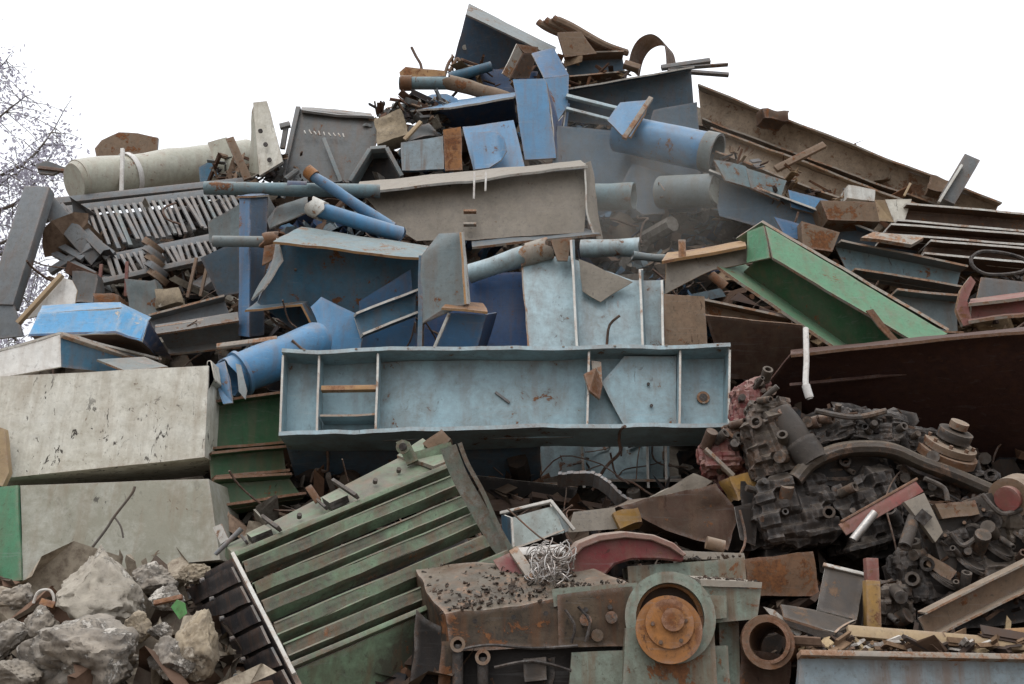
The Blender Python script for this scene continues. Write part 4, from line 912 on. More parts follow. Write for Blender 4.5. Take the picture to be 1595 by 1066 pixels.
for i, q in enumerate(DB):
    girder('dark_beam', ('dark brown beam at the right edge, topmost of its stack', 'dark brown beam in the middle of the right edge stack', 'dark brown beam at the bottom of the right edge stack')[i], 'beam', 9.95 - i * .08, q, 'rust_dark', w=0.14, back=0.2, rim='edge_pale', group='dark beams stacked at the right edge')
girder('teal_girder', 'teal girder lying level right of the green beam', 'girder', 9.7, [(1310, 376), (1508, 416, .1), (1500, 448, .1), (1332, 420)], 'teal_lit', w=0.16, back=0.1, rim='edge', fmat='dark_grey')
plate('flat_scrap', 'pale bent strip on top of the teal girder', 'plate', 9.6, [(1340, 372), (1420, 380), (1440, 370, .1), (1360, 362, .1)], 'edge', th=0.04, dent=0.03)
tag(block('rusty_crate', 9.75, [(1248, 344), (1308, 362), (1296, 392), (1250, 386)], 'rust_brown', depth=0.4, bevel=0.02), 'rusty tan block behind the green beam', 'block')
plate('blue_scrap', 'small dark blue plate left of the rusty tan block', 'plate', 9.9, [(1206, 338), (1258, 352), (1256, 376), (1222, 366)], 'blue', dent=0.02)
# green beam
t = thing('green_beam', 'long bright green I beam sloping down to the dark container', 'beam')
YQ = 9.0
sheet('flange', Q(YQ, [(1192, 352, .25), (1476, 520, -.35), (1430, 536, -.45), (1204, 402, .05)]), 0.03, 'green', 'edge', t, dent=0.01)
sheet('web', Q(YQ, [(1200, 384, .2), (1450, 528, -.38), (1330, 548, .15), (1156, 426, .55)]), 0.02, 'dark_green', 'edge', t, dent=0.01)  # web seen from below: its shade painted as a darker green
sheet('flange', Q(YQ, [(1118, 414, .35), (1150, 404, .75), (1360, 552, .35), (1310, 546, -.1)]), 0.028, 'green', 'edge', t, dent=0.01)
sheet('flange', Q(YQ, [(1146, 372, .55), (1186, 346, .3), (1476, 516, -.33), (1440, 505, .1)]), 0.028, 'dark_green', 'edge', t, dent=0.01)
sheet('end_plate', Q(YQ, [(1164, 362, .4), (1190, 352, .25), (1200, 402, .1), (1164, 410, .35)]), 0.02, 'green', 'edge', t)
plate('rusty_strap', 'thin rusty strap across the middle of the green beam', 'strap', 8.55, [(1350, 484), (1360, 482), (1400, 530), (1390, 532)], 'rust', th=0.02)
t = thing('tan_girder', 'tan rusty girder end between pale column and green beam', 'girder')
sheet('web', Q(9.35, [(1038, 404), (1162, 382, .1), (1165, 410, .1), (1110, 420), (1036, 458)]), 0.02, 'dusty_tan', 'edge_orange', t, dent=0.02)
sheet('flange', Q(9.35, [(1030, 408, -.15), (1162, 384, -.05), (1160, 374, .3), (1040, 394, .3)]), 0.03, 'edge_orange', 'edge_orange', t, dent=0.02)
bar('tab', *Q(9.25, [(1063, 404), (1062, 374)]), 0.07, 0.03, 'edge', t)
plate('rusty_plate', 'tan brown rusty plate beside the pale column', 'plate', 9.1, [(1034, 458), (1098, 462), (1102, 542), (1034, 542)], 'rust_brown', rim='edge_orange', dent=0.02)
girder('brown_beam', 'brown rusty beam sloping under the green beam', 'beam', 9.25, [(1070, 462), (1235, 498, -.1), (1240, 520, -.1), (1075, 488)], 'rust_brown', w=0.12, back=0.2, rim='edge')
plate('rusty_plate', 'large dark rust plate behind the white hanging pipe', 'plate', 9.0, [(1098, 492), (1250, 506), (1262, 600, .4), (1130, 590, .4)], 'rust_dark', rim='rust', dent=0.02)
pipe('pipe_stub', 'small rusty stub on the tan girder', 9.2, (1108, 428), (1130, 446), 9, 'rust', seg=12)
# right edge
t = thing('red_beam', 'faded red beam with curved end plate at the right edge', 'beam')
sheet('web', Q(8.9, [(1512, 474), (1620, 456), (1620, 486), (1512, 502)]), 0.03, 'faded_red', 'edge', t)
sheet('flange', Q(8.9, [(1508, 500, -.15), (1620, 484, -.15), (1620, 480, .15), (1510, 494, .15)]), 0.03, 'faded_red', 'edge', t)
sheet('flange', Q(8.9, [(1508, 474, -.12), (1620, 456, -.12), (1620, 448, .2), (1512, 466, .2)]), 0.03, 'faded_red', 'edge', t)
sheet('end_plate', Q(8.85, [(1496, 452), (1512, 430), (1520, 440), (1506, 470), (1514, 506), (1500, 508), (1490, 482)]), 0.05, 'faded_red', 'edge', t, dent=0.02)
girder('grey_green_beam', 'grey green beam end left of the red one', 'beam', 9.2, [(1398, 452), (1500, 462), (1502, 520), (1420, 516)], 'grey_teal', w=0.15, rim='edge')
rods_of('bent_hoop', 'thin dark bent hoop above the red beam', 'hoop', 9.35, [(1512, 402), (1530, 392), (1570, 396), (1600, 408), (1590, 424), (1540, 428), (1516, 416), (1512, 402)], 3.2, 'grease', seg=6)
plate('dark_plate', 'dark triangular plate between the bent hoop and red beam', 'plate', 9.15, [(1528, 432), (1610, 440), (1610, 470), (1520, 474)], 'dark_grey')
# dark container
t = thing('steel_container', 'huge dark maroon steel container with slanted rim at right', 'container')
YX = 7.9
sheet('side', Q(YX, [(1232, 553, .6), (1700, 508, -.5), (1700, 800, 1.5), (1180, 790, 1.9), (1180, 620, 1.3)]), 0.03, 'maroon', 'maroon', t, dent=0.03)
sheet('rim', Q(YX, [(1232, 551, .52), (1700, 505, -.58), (1700, 500, -.1), (1232, 545, 1.0)]), 0.025, 'maroon', 'rust', t, dent=0.015)
for k, (y0, y1) in enumerate(((600, 560), (660, 640))): bar('seam', V(1230, y0, YX + .80 + k * .45), V(1640, y1, YX + .10 + k * .5), 0.03, 0.02, 'maroon', t)
t = thing('white_pipe', 'thin white bent pipe hanging below the green beam', 'pipe')
rod('pipe', smooth_path([V(1255, 512, 8.1), V(1256, 560, 8.0), V(1255, 600, 7.95), V(1262, 622, 7.95)], 4), 0.024, 'white', t)
tube('elbow', V(1255, 600, 7.95), V(1261, 620, 7.95), 0.034, 'white', t, rings=1)

# ================================================================ greasy machinery at right
def rough_block(nm, o, f, mat, parent, depth=0.35, dent=0.03, cuts=4, back=None): return block(nm, o, f, mat, depth=depth, parent=parent, cuts=cuts, dent=dent, back=back)
t = thing('truck_axle', 'greasy black gearbox and axle with rusty hub under the container', 'axle')
YE = 7.3
rough_block('housing', YE, [(1240, 740), (1310, 700), (1380, 692), (1400, 800)], 'grease', t, 0.5, 0.06)
rough_block('housing', YE + .1, [(1150, 745), (1240, 735), (1330, 830), (1160, 850)], 'grease', t, 0.5, 0.07)
rod('axle_beam', smooth_path([V(x, y, YE - .12) for x, y in ((1238, 748), (1262, 722), (1302, 704), (1345, 699), (1388, 703), (1432, 722), (1485, 742), (1545, 768))], 6), 0.085, 'dirty_cast', t, seg=10, flat=0.7)
for i, (x, y, w_, h_) in enumerate(((1200, 700, 90, 110), (1290, 672, 110, 60), (1360, 674, 100, 64), (1440, 740, 110, 70), (1230, 800, 130, 120), (1340, 800, 120, 130), (1195, 650, 70, 56), (1420, 690, 80, 50), (1520, 760, 70, 60), (1300, 740, 90, 50))):
    casting('casting', x, y, w_, h_, YE + .12, 'grease' if i % 3 else 'dirty_cast', t, seed=i + 3)
tube('cylinder', V(1212, 640, YE), V(1262, 716, YE - .1), 0.10, 'grease_grey', t, seg=24, dent=0.05, rings=12); tube('sleeve', V(1246, 690, YE - .08), V(1268, 722, YE - .12), 0.12, 'grease_grey', t, seg=18, rings=1)
tube('cylinder', V(1196, 650, YE + .1), V(1236, 730, YE), 0.06, 'grease', t, seg=14)
rough_block('gear_case', YE + .2, [(1300, 640), (1390, 632), (1400, 690), (1300, 700)], 'grease', t, 0.4, 0.09, 6)
for i, q in enumerate((((1270, 640), (1330, 650), (1380, 640)), ((1390, 700), (1430, 735), (1500, 750)))):
    rod('hose', smooth_path([V(x, y, YE - .12) for x, y in q]), 0.022, 'rubber' if i % 2 else 'grease_grey', t, seg=7)
for q in ([(1170, 690), (1250, 640), (1300, 720), (1200, 780)], [(1260, 650), (1420, 640), (1460, 760), (1300, 780)], [(1180, 760), (1300, 740), (1340, 850), (1190, 860)], [(1320, 760), (1430, 770), (1420, 880), (1330, 860)]):
    rough_block('lump', YE + .12, q, 'grease', t, 0.5, 0.14, 8)
rough_block('swing_arm', YE, [(1440, 712), (1520, 716), (1545, 765), (1430, 760)], 'grease', t, 0.3, 0.05)
hx = Vector((0.25, -0.55, 0.8)).normalized()
def stackdisc(nm, px, py, Y, rpx, h0, h1, mat, wall=None): 
    c = V(px, py, Y); tube(nm, c + hx * h0, c + hx * h1, rpx * Y / FPX, mat, t, wall=wall, seg=30, rings=1)
stackdisc('hub_plate', 1476, 702, YE, 46, -.06, .0, 'rust'); stackdisc('hub_ring', 1477, 700, YE, 40, 0.0, .05, 'rust_brown'); stackdisc('hub_drum', 1480, 694, YE, 26, .05, .12, 'grease_grey'); stackdisc('hub_cap', 1482, 690, YE, 14, .12, .17, 'rust_brown')
for k in range(8):
    a = k * math.pi / 4; _, u_, w_ = basis(hx); c = V(1477, 700, YE) + (u_ * math.cos(a) + w_ * math.sin(a)) * 0.155 + hx * .05
    tube('bolt', c, c + hx * .025, 0.014, 'rust', t, seg=6, rings=1)
def junk(name, label, n, rect, Y, pal, smin, smax, seed, kinds=('tube', 'tube', 'lump', 'bar')):
    x0, y0, x1, y1 = rect
    return scatter(name, label, n, lambda r: (V(r.uniform(x0, x1), r.uniform(y0, y1), Y + r.uniform(-.05, .2)), pal), PAL, smin, smax, seed=seed, kinds=kinds)
PAL['grease'] = [(0.022, 0.021, 0.021), (0.04, 0.034, 0.03), (0.085, 0.075, 0.066), (0.014, 0.014, 0.015), (0.055, 0.033, 0.022)]
junk('scrap_tangle', 'tangle of small rusty bits left of the folded blue flange', 170, (585, 158, 700, 222), 12.0, 'grey', 0.06, 0.24, 23, ('bar', 'bar', 'angle', 'plate', 'lump'))
junk('scrap_tangle', 'small rusty bits along the skyline beside the peak', 90, (690, 96, 980, 150), 13.0, 'rust', 0.06, 0.22, 24, ('bar', 'bar', 'angle', 'plate'))
junk('scrap_tangle', 'rusty bits caught between hopper and cream post', 90, (330, 240, 470, 290), 11.5, 'grey', 0.05, 0.2, 25, ('bar', 'angle', 'plate', 'tube'))
def girder_spot(r):
    px = r.uniform(1120, 1595); return V(px, 205 + (px - 1085) * 0.385 + r.uniform(0, 70), 10.6 + r.uniform(-.1, .2)), 'rust'
scatter('scrap_tangle', 'splintered rusty bits strewn over the long girders', 170, girder_spot, PAL, 0.05, 0.2, seed=26, kinds=('bar', 'bar', 'angle', 'plate'))
junk('mechanical_debris', 'greasy loose fittings strewn over the axle and engine', 260, (1180, 640, 1420, 830), YE + .05, 'grease', 0.04, 0.12, 21)
t = thing('red_actuator', 'broken red painted hydraulic unit with clamps beside the girder end', 'machine part')
YR = 7.7
for i, (x, y, w_, h_, m_) in enumerate(((1120, 715, 70, 60, 'red'), (1152, 682, 60, 50, 'rust_dark'), (1165, 640, 60, 80, 'red'), (1174, 612, 56, 44, 'red'), (1140, 745, 60, 50, 'red'), (1195, 665, 50, 60, 'grease'))):
    casting('casting', x, y, w_, h_, YR + .02 * i, m_, t, seed=40 + i, amp=0.25)
bar('clamp_band', V(1098, 700, YR - .15), V(1142, 742, YR - .15), 0.03, 0.05, 'edge', t); bar('clamp_band', V(1128, 672, YR - .12), V(1172, 706, YR - .12), 0.03, 0.05, 'rust', t)
tag(rough_block('ochre_casting', 7.45, [(1136, 748), (1186, 734), (1182, 768), (1146, 784)], 'ochre', None, 0.2, 0.06), 'ochre torn casting below the red hydraulic unit', 'casting')
tag(rough_block('tan_pipe_stump', 7.6, [(1012, 772), (1078, 736), (1112, 748), (1060, 790)], 'dusty_tan', None, 0.3, 0.06), 'tan crusted stump right of the curved strip', 'stump')
tag(rough_block('rust_block', 7.3, [(962, 788), (1120, 752), (1150, 800), (1130, 862), (990, 850)][:4], 'rust_dark', None, 0.5, 0.06, 6), 'bulky dark rusty block behind the machine', 'block')
tag(rough_block('rust_block', 6.95, [(1160, 868), (1272, 862), (1282, 930), (1170, 930)], 'rust', None, 0.4, 0.03), 'reddish rust block right of the machine', 'block')
plate('dark_plate', 'large dark rusty plate under the axle', 'plate', 7.55, [(1180, 770), (1340, 760), (1370, 870, .2), (1170, 880, .2)], 'rust_dark', dent=0.05)
# engine block lower right
t = thing('engine_block', 'greasy grey engine block lying on its side at the right edge', 'engine')
YN = 6.55
def eb(px, py, d=0.0): return V(px, py, YN + d)
rough_block('deck', YN, [(1440, 800), (1600, 748), (1640, 800), (1478, 905)], 'grease_grey', t, 0.2, 0.02, 6)
rough_block('crankcase', YN + .12, [(1416, 870), (1640, 800), (1640, 960), (1432, 985)], 'grease', t, 0.5, 0.05, 6)
block('bracket', YN - .1, [(1408, 782), (1440, 768), (1468, 830), (1456, 846)], 'dusty_tan', depth=0.05, parent=t); tube('bracket_hole', eb(1438, 806, -.125), eb(1438, 806, -.10), 0.055, 'grease', t, seg=4, rings=1)
rough_block('cover', YN - .06, [(1456, 785), (1520, 778), (1526, 800), (1466, 808)], 'rust_brown', t, 0.12, 0.015, 3)
rough_block('cover', YN - .06, [(1446, 862), (1490, 892), (1478, 910), (1444, 880)], 'rust_brown', t, 0.12, 0.015, 3)
tube('bore_tube', eb(1424, 806, -.05), eb(1409, 852, -.15), 0.04, 'grease_grey', t, wall=0.014, seg=18)
for k in range(5):
    x, y = 1484 + k * 30, 852 - k * 20; po = tube('port', eb(x, y, -.03), eb(x + 2, y - 3, .04), 0.05, 'grease', t, seg=16, rings=1); tube('port_rim', eb(x, y, -.035), eb(x + 2, y - 3, .02), 0.064, 'grease_grey', po, wall=0.014, seg=16, rings=1)
    tube('stud', eb(x - 12, y - 18, -.06), eb(x - 12, y - 16, .02), 0.012, 'rust_brown', t, seg=6, rings=1)
for k in range(4):
    x, y = 1450 + k * 42, 930 - k * 22; tube('barrel', eb(x, y, .1), eb(x + 24, y - 34, -.02), 0.085, 'grease', t, seg=18, dent=0.01); tube('barrel_ring', eb(x + 18, y - 26, .0), eb(x + 21, y - 30, -.01), 0.098, 'grease_grey', t, wall=0.02, seg=18, rings=1)
rough_block('tab', YN - .02, [(1422, 912), (1460, 904), (1474, 926), (1436, 936)], 'grease', t, 0.1, 0.01, 3)
tube('pulley', eb(1572, 776, -.06), eb(1588, 768, .08), 0.13, 'rust_brown', t, seg=26, rings=1); tube('pulley_core', eb(1568, 778, -.09), eb(1574, 775, -.05), 0.08, 'faded_red', t, seg=24, rings=1)
for i, q in enumerate((((1530, 770), (1560, 800), (1600, 790)), ((1480, 830), (1500, 850), (1530, 830)), ((1440, 745), (1470, 760), (1476, 780)))):
    rod('oil_pipe', smooth_path([eb(x, y, -.08) for x, y in q]), 0.016, 'grease_grey', t, seg=7)
for i, (x, y, w_, h_) in enumerate(((1500, 850, 100, 70), (1570, 820, 90, 80), (1470, 930, 90, 70), (1550, 900, 100, 80), (1420, 900, 60, 90), (1390, 940, 60, 70))):
    casting('casting', x, y, w_, h_, YN + .12, 'dirty_cast' if i % 2 else 'grease', t, seed=60 + i, amp=0.25)
junk('engine_grime', 'greasy bolts and clips strewn on the engine block', 170, (1440, 770, 1600, 960), YN + .02, 'grease', 0.03, 0.09, 22)
t = thing('red_angle_bar', 'red angle bar leaning against the engine bracket', 'bar')
q = Q(6.6, [(1312, 826), (1432, 758)])
bar('leg', q[0], q[1], 0.085, 0.016, 'faded_red', t); bar('lip', q[0] + Vector((0, .04, .045)), q[1] + Vector((0, .04, .045)), 0.016, 0.09, 'rust', t)
tag(tube('silver_tube', V(1328, 842, 6.5), V(1360, 802, 6.5), 0.027, 'swarf', wall=0.01, rag=0.03, seg=16), 'short silver tube below the red angle bar', 'tube')
t = thing('rusty_channel', 'rusty brown channel slanting across below the engine', 'channel')
YH = 6.15
sheet('web', Q(YH, [(1432, 962), (1620, 866, .1), (1620, 902, .1), (1444, 990)]), 0.014, 'rust_brown', 'edge', t, dent=0.006)
for a, b in (((1430, 956), (1620, 860)), ((1444, 992), (1620, 904))):
    p1, p2 = V(*a, YH), V(*b, YH + .1); sheet('flange', [p1 + Vector((0, -.09, 0)), p2 + Vector((0, -.09, 0)), p2 + Vector((0, .01, .012)), p1 + Vector((0, .01, .012))], 0.012, 'rust_brown', 'edge', t, dent=0.004)
t = thing('bent_seat_frame', 'dented brown grey sheet metal seat shape right of machine', 'sheet metal')
YS = 6.15
sheet('back', Q(YS, [(1284, 882, .25), (1346, 897, .2), (1334, 966, 0), (1272, 950, 0)]), 0.014, 'grease_grey', 'edge_pale', t, dent=0.03)
sheet('pan', Q(YS, [(1272, 950, 0), (1334, 966, 0), (1300, 985, -.25), (1222, 962, -.25), (1216, 944, -.1)]), 0.014, 'grease_grey', 'edge', t, dent=0.03)
sheet('lip', Q(YS, [(1222, 962, -.25), (1300, 985, -.25), (1296, 1000, -.24), (1226, 974, -.24)]), 0.014, 'grease_grey', 'edge_pale', t, dent=0.01)
sheet('side', Q(YS, [(1334, 966, 0), (1346, 897, .2), (1352, 910, .3), (1342, 990, .2), (1300, 985, -.25)]), 0.014, 'grease', 'edge', t)
bar('leg', *Q(YS, [(1302, 985, -.2), (1300, 1030, -.2)]), 0.07, 0.05, 'grease_grey', t); bar('top_rim', *Q(YS - .02, [(1282, 880, .25), (1348, 896, .2)]), 0.022, 0.03, 'edge_pale', t)
flatbar('yellow_post', 'yellow painted post behind the wooden plank', 'post', 6.2, (1357, 905), (1360, 1030), 21, 0.08, 'ochre')
flatbar('yellow_bar', 'short rusty red bar above the yellow post', 'bar', 6.22, (1356, 870), (1358, 908), 18, 0.07, 'faded_red')
flatbar('wood_plank', 'long pale timber plank lying across the bottom right corner', 'plank', 5.85, (1320, 984), (1640, 1010, -.1), 17, 0.05, 'wood')
flatbar('wood_lath', 'thin short lath under the pale plank', 'lath', 5.9, (1388, 996), (1430, 1030), 8, 0.03, 'wood')
flatbar('wood_lath', 'orange brown lath at the right edge above the plank', 'lath', 6.0, (1530, 990), (1640, 984), 14, 0.04, 'edge_orange')
t = thing('skip_wall', 'blue grey weathered steel skip edge at the bottom right', 'skip')
YW = 5.55
block('panel', YW, [(1246, 1022), (1660, 1030), (1660, 1130), (1240, 1130)], 'skip_blue', depth=0.05, parent=t, bevel=0.008)
bar('rim', *Q(YW - .01, [(1244, 1020), (1660, 1028)]), 0.03, 0.09, 'edge', t)
for x in (1660,): bar('rib', *Q(YW - .03, [(x, 1030), (x - 2, 1125)]), 0.05, 0.05, 'skip_blue', t)
PAL['litter'] = [(0.36, 0.27, 0.16), (0.45, 0.42, 0.38), (0.2, 0.13, 0.08), (0.05, 0.04, 0.035), (0.08, 0.06, 0.05), (0.13, 0.085, 0.06)]
scatter('litter', 'splinters, paper and plastic scraps heaped in the skip', 420, lambda r: (V(r.uniform(1250, 1620), r.uniform(1000, 1036), 5.85 + r.uniform(-.15, .3)), 'litter'), PAL, 0.03, 0.13, seed=31, kinds=('bar', 'bar', 'plate', 'plate', 'angle'))
plate('white_sheet_scrap', 'crumpled white sheet scrap on the skip rim', 'sheet', 5.7, [(1330, 1020), (1352, 1004), (1364, 1012), (1360, 1022)], 'white', dent=0.04)
plate('pale_strip', 'pale curled strip at the seat shaped sheet', 'strip', 5.95, [(1188, 946), (1206, 950), (1250, 985), (1244, 992), (1206, 966)], 'edge_pale', dent=0.02)
t = thing('rusty_pipe_elbow', 'short rusty pipe with open mouth beside the machine', 'pipe')
A_ = V(1196, 1000, 5.75); B_ = V(1215, 1010, 6.2)
tube('barrel', A_, B_, 0.125, 'rust', t, wall=0.02, seg=28, dent=0.02); tube('mouth_flange', A_ - Vector((0, .01, 0)), A_ + Vector((0, .03, 0)), 0.145, 'rust', t, wall=0.04, seg=28, rings=1)
rough_block('root', 5.9, [(1150, 1010), (1240, 1020), (1235, 1100), (1150, 1100)], 'rust_dark', t, 0.4, 0.04)

# ================================================================ foreground machine
t = thing('machine_bed', 'broken grey green machine bed with orange rusty flywheel', 'machine')
Y0 = 5.75
block('table', Y0, [(688, 958), (996, 918), (996, 1004), (702, 1018)], 'oily_rust', parent=t, back=[(646, 886, .55), (885, 868, .65), (885, 960, .65), (655, 970, .55)], cuts=12, dent=0.03)
rough_block('base', Y0 + .05, [(694, 1012), (1000, 1000), (1000, 1120), (684, 1120)], 'grease', t, 0.6, 0.03, 8)
block('side_cheek', Y0 + .0, [(690, 1000), (722, 1000), (716, 1120), (680, 1120)], 'oily_rust', depth=0.5, parent=t, dent=0.015)
rough_block('left_leg', Y0 + .12, [(650, 960), (700, 990), (704, 1120), (640, 1120)], 'grease', t, 0.5, 0.06)
for x, y in ((713, 1004), (752, 1024)):
    tube('pin', V(x, y, Y0 - .03), V(x, 1110, Y0 - .03), 0.03, 'grease', t, seg=14, rings=2); tube('pin_eye', V(x, y, Y0 - .07), V(x, y, Y0 + .0), 0.042, 'rust_brown', t, wall=0.018, seg=16, rings=1)
for x, w_ in ((800, 60), (900, 70)): rough_block('casting', Y0 + .04, [(x, 1022), (x + w_, 1018), (x + w_, 1090), (x, 1090)], 'grease', t, 0.2, 0.05, 6)
block('foot', Y0 - .03, [(890, 1018), (1134, 1006), (1140, 1120), (880, 1120)], 'machine_green', depth=0.4, parent=t)
block('housing', Y0 - .02, [(868, 926), (985, 914), (990, 1006), (870, 1010)], 'oily_rust', depth=0.5, parent=t)
block('pedestal', Y0 - .09, [(974, 978), (1112, 978), (1120, 1120), (966, 1120)], 'machine_green', depth=0.4, parent=t, bevel=0.02)
AX = (-0.10, -1, 0.06)
disc('bearing_ring', 1042, 965, Y0 + .05, 66, 0.14, 'machine_green', t, ax=AX, wall=0.06, seg=48)
disc('ring_back', 1042, 965, Y0 + .06, 56, 0.02, 'rust_dark', t, ax=AX, out=-.02)
fw = disc('flywheel', 1041, 962, Y0 + .05, 53, 0.05, 'rust_orange', t, ax=AX, out=0.02, wall=0.035, seg=48)
ff = disc('flywheel_face', 1041, 982, Y0 - .09, 49, 0.05, 'rust_orange', t, ax=AX, seg=48, out=0.02)
disc('face_step', 1043, 972, Y0 - .155, 36, 0.015, 'rust_orange', ff, ax=AX, seg=40)
disc('hub', 1048, 966, Y0 - .17, 17, 0.025, 'rust_orange', ff, ax=AX, seg=28)
for k in range(5):
    a = k * 1.256 + 0.4; disc('bolt', 1043 + 27 * math.cos(a), 978 - 27 * math.sin(a), Y0 - .165, 3.4, 0.018, 'rust_dark', ff, ax=AX, seg=6)
block('arm', Y0 + .02, [(1092, 912), (1186, 918), (1180, 964), (1100, 972)], 'machine_green', depth=0.5, parent=t, bevel=0.015)
block('arm_top', Y0 + .0, [(1090, 902), (1188, 908), (1187, 917), (1092, 912)], 'dusty_tan', depth=0.5, parent=t, bevel=0.01, rise=0.05)
block('shelf', Y0 + .0, [(860, 918), (992, 908), (994, 930), (862, 946)], 'machine_green', depth=0.4, parent=t, bevel=0.012)
block('rear_wall', Y0 + .45, [(976, 882), (1160, 868), (1163, 906), (980, 922)], 'machine_green', depth=0.3, parent=t, bevel=0.015)
block('rear_step', Y0 + .6, [(1060, 858), (1158, 862), (1160, 872), (1062, 872)], 'dusty_tan', depth=0.3, parent=t, bevel=0.015)
block('lower_side', Y0 + .12, [(1118, 966), (1150, 968), (1152, 1120), (1124, 1120)], 'machine_green', depth=0.3, parent=t, bevel=0.012)
prism('guard', Y0 + .4, [(886, 896), (890, 868), (905, 850), (935, 838), (975, 833), (1015, 838), (1045, 850), (1066, 866), (1064, 876), (1025, 872), (985, 872), (958, 880), (944, 896)], 0.3, 'red', t, bevel=0.012, rise=0.03)
prism('guard_rim', Y0 + .37, [(884, 868), (900, 846), (932, 833), (975, 828), (1018, 833), (1050, 846), (1070, 864), (1064, 868), (1044, 854), (1015, 842), (975, 838), (936, 843), (908, 854), (892, 872)], 0.36, 'dusty_red', t, bevel=0.006, rise=0.04)
tube('lug', V(1100, 845, Y0 + .7), V(1128, 852, Y0 + .7), 0.04, 'rust_brown', t, seg=14, rings=1)
for x, y in ((740, 968), (800, 962), (850, 956), (912, 950), (950, 946)): disc('bolt', x, y, Y0 - .03, 4, 0.02, 'grease', t, seg=6)
for x, y in ((912, 966), (952, 962), (930, 990)): disc('casting_boss', x, y, Y0 - .04, 9, 0.025, 'oily_rust', t, seg=18)
for q in (((706, 1015), (760, 1005), (830, 1010), (900, 1006)), ((880, 950), (895, 975), (890, 1002)), ((900, 945), (918, 968), (912, 1000)), ((770, 1040), (830, 1030), (890, 1045))):
    rod('oil_line', smooth_path([V(a, b, Y0 - .06) for a, b in q]), 0.009, 'grease', t, seg=6)
rough_block('valve', Y0 - .05, [(815, 1028), (850, 1026), (850, 1060), (815, 1062)], 'grease_grey', t, 0.1, 0.02)
rough_block('arm_clamp', Y0 - .02, [(1096, 926), (1130, 926), (1130, 962), (1098, 966)], 'machine_green', t, 0.1, 0.015)
def table_spot(r):
    a, b = r.random(), r.random()
    if r.random() < 0.3:
        e = r.choice((((1092, 903), (1186, 909), .02), ((980, 880), (1160, 868), .5), ((890, 848), (1060, 850), .55), ((862, 917), (990, 908), .05)))
        return V(e[0][0], e[0][1], Y0 + e[2]).lerp(V(e[1][0], e[1][1], Y0 + e[2]), a) + Vector((0, b * .25, .008 + b * .02)), 'chips'
    p = V(688, 956, Y0).lerp(V(930, 926, Y0), a).lerp(V(648, 886, Y0 + .55).lerp(V(870, 868, Y0 + .62), a), b)
    return p + Vector((0, 0, r.uniform(-0.005, .012))), 'chips'
PAL['chips'] = [(0.05, 0.044, 0.038), (0.08, 0.07, 0.06), (0.13, 0.115, 0.10), (0.03, 0.027, 0.024), (0.085, 0.06, 0.045)]
scatter('metal_chips', 'grimy chips and grit heaped on the machine table', 800, table_spot, PAL, 0.006, 0.022, seed=41)
rz = random.Random(9); bm = bmesh.new()
for k in range(34):
    c = V(rz.uniform(832, 886), rz.uniform(858, 902), Y0 + .28 + rz.uniform(-.1, .1)); ph = rz.uniform(0, 6.28); r_ = rz.uniform(0.03, 0.07); d = Vector((rz.gauss(0, 1), rz.gauss(0, 1), rz.gauss(0, 1))).normalized(); _, u_, w_ = basis(d)
    add_bm(bm, rod_bm([c + (u_ * math.cos(ph + i * .5) + w_ * math.sin(ph + i * .5)) * r_ + d * (i - 9) * 0.008 for i in range(18)], 0.0035, 5))
tag(finish(bm, 'swarf_tangle', 'swarf'), 'tangle of silver metal turnings on the machine table', 'metal turnings')
flatbar('white_batten', 'dirty white batten behind the silver turnings', 'slat', Y0 + .45, (802, 862), (878, 856), 13, 0.05, 'white')

# ---------------------------------------------------------------- ribbed green panel
t = thing('ribbed_hatch', 'big tilted green steel door panel with long ribs and bent side rail', 'panel')
PA, PB, PC, PD = V(366, 882, 6.15), V(706, 738, 6.9), V(830, 890, 6.55), V(452, 1052, 5.75)
nP = to_cam(newell([PA, PB, PC, PD]), PA)
def pp(u, v, d=0.0): return PA.lerp(PB, u).lerp(PD.lerp(PC, u), v) + nP * d
sheet('shade_backing', [pp(0, 0, -.38), pp(1, 0, -.38), pp(1, 1, -.38), pp(0, 1, -.38)], 0.02, 'grease', 'grease', t, dent=0.015)  # near-black colour paints shade into the gaps between ribs
for k in range(5):
    v0 = 0.055 + k * 0.19 + (0.0, .012, -.008, .006, -.004)[k]
    for j, (va, vb, da, db) in enumerate(((v0 + 0.035, v0 + 0.105, 0.10, 0.07), (v0 + 0.022, v0 + 0.035, 0.02, 0.10), (v0 + 0.105, v0 + 0.115, 0.07, -0.02))):
        if j == 0: rib = sheet('rib', [pp(0.01, va, da), pp(0.97, va, da), pp(0.97, vb, db), pp(0.01, vb, db)], 0.012, 'press_green', 'press_green', t, dent=0.03, cell=0.12)
        else: sheet('rib_side', [pp(0.01, va, da), pp(0.97, va, da), pp(0.97, vb, db), pp(0.01, vb, db)], 0.01, 'press_green', 'press_green', rib, dent=0.006)
up_ = (V(352, 852, 6.45) - PA)
f4 = [V(350, 850, 6.4), V(662, 692, 7.15), pp(1.0, 0, .09), pp(0, 0, .09)]
finish(hexa_bm(f4, [p - nP * 0.12 for p in f4], 0.014), 'top_rail', 'press_green', t)
bar('rail_lip', pp(0, 0.0, .10), pp(1.0, 0.0, .10), 0.035, 0.03, 'press_green', t)
bar('edge_strip', pp(-0.005, -0.02, .10), pp(-0.005, 1.08, .10), 0.022, 0.03, 'edge_pale', t)
bar('bottom_rail', pp(0, 1.0, .08), pp(1, 1.0, .08), 0.03, 0.05, 'press_green', t)
sheet('bottom_plate', [pp(0, 1.02, .06), pp(0.95, 1.02, .06), pp(0.95, 1.28, -.22), pp(0.05, 1.28, -.22)], 0.02, 'press_green', 'edge', t, dent=0.02)
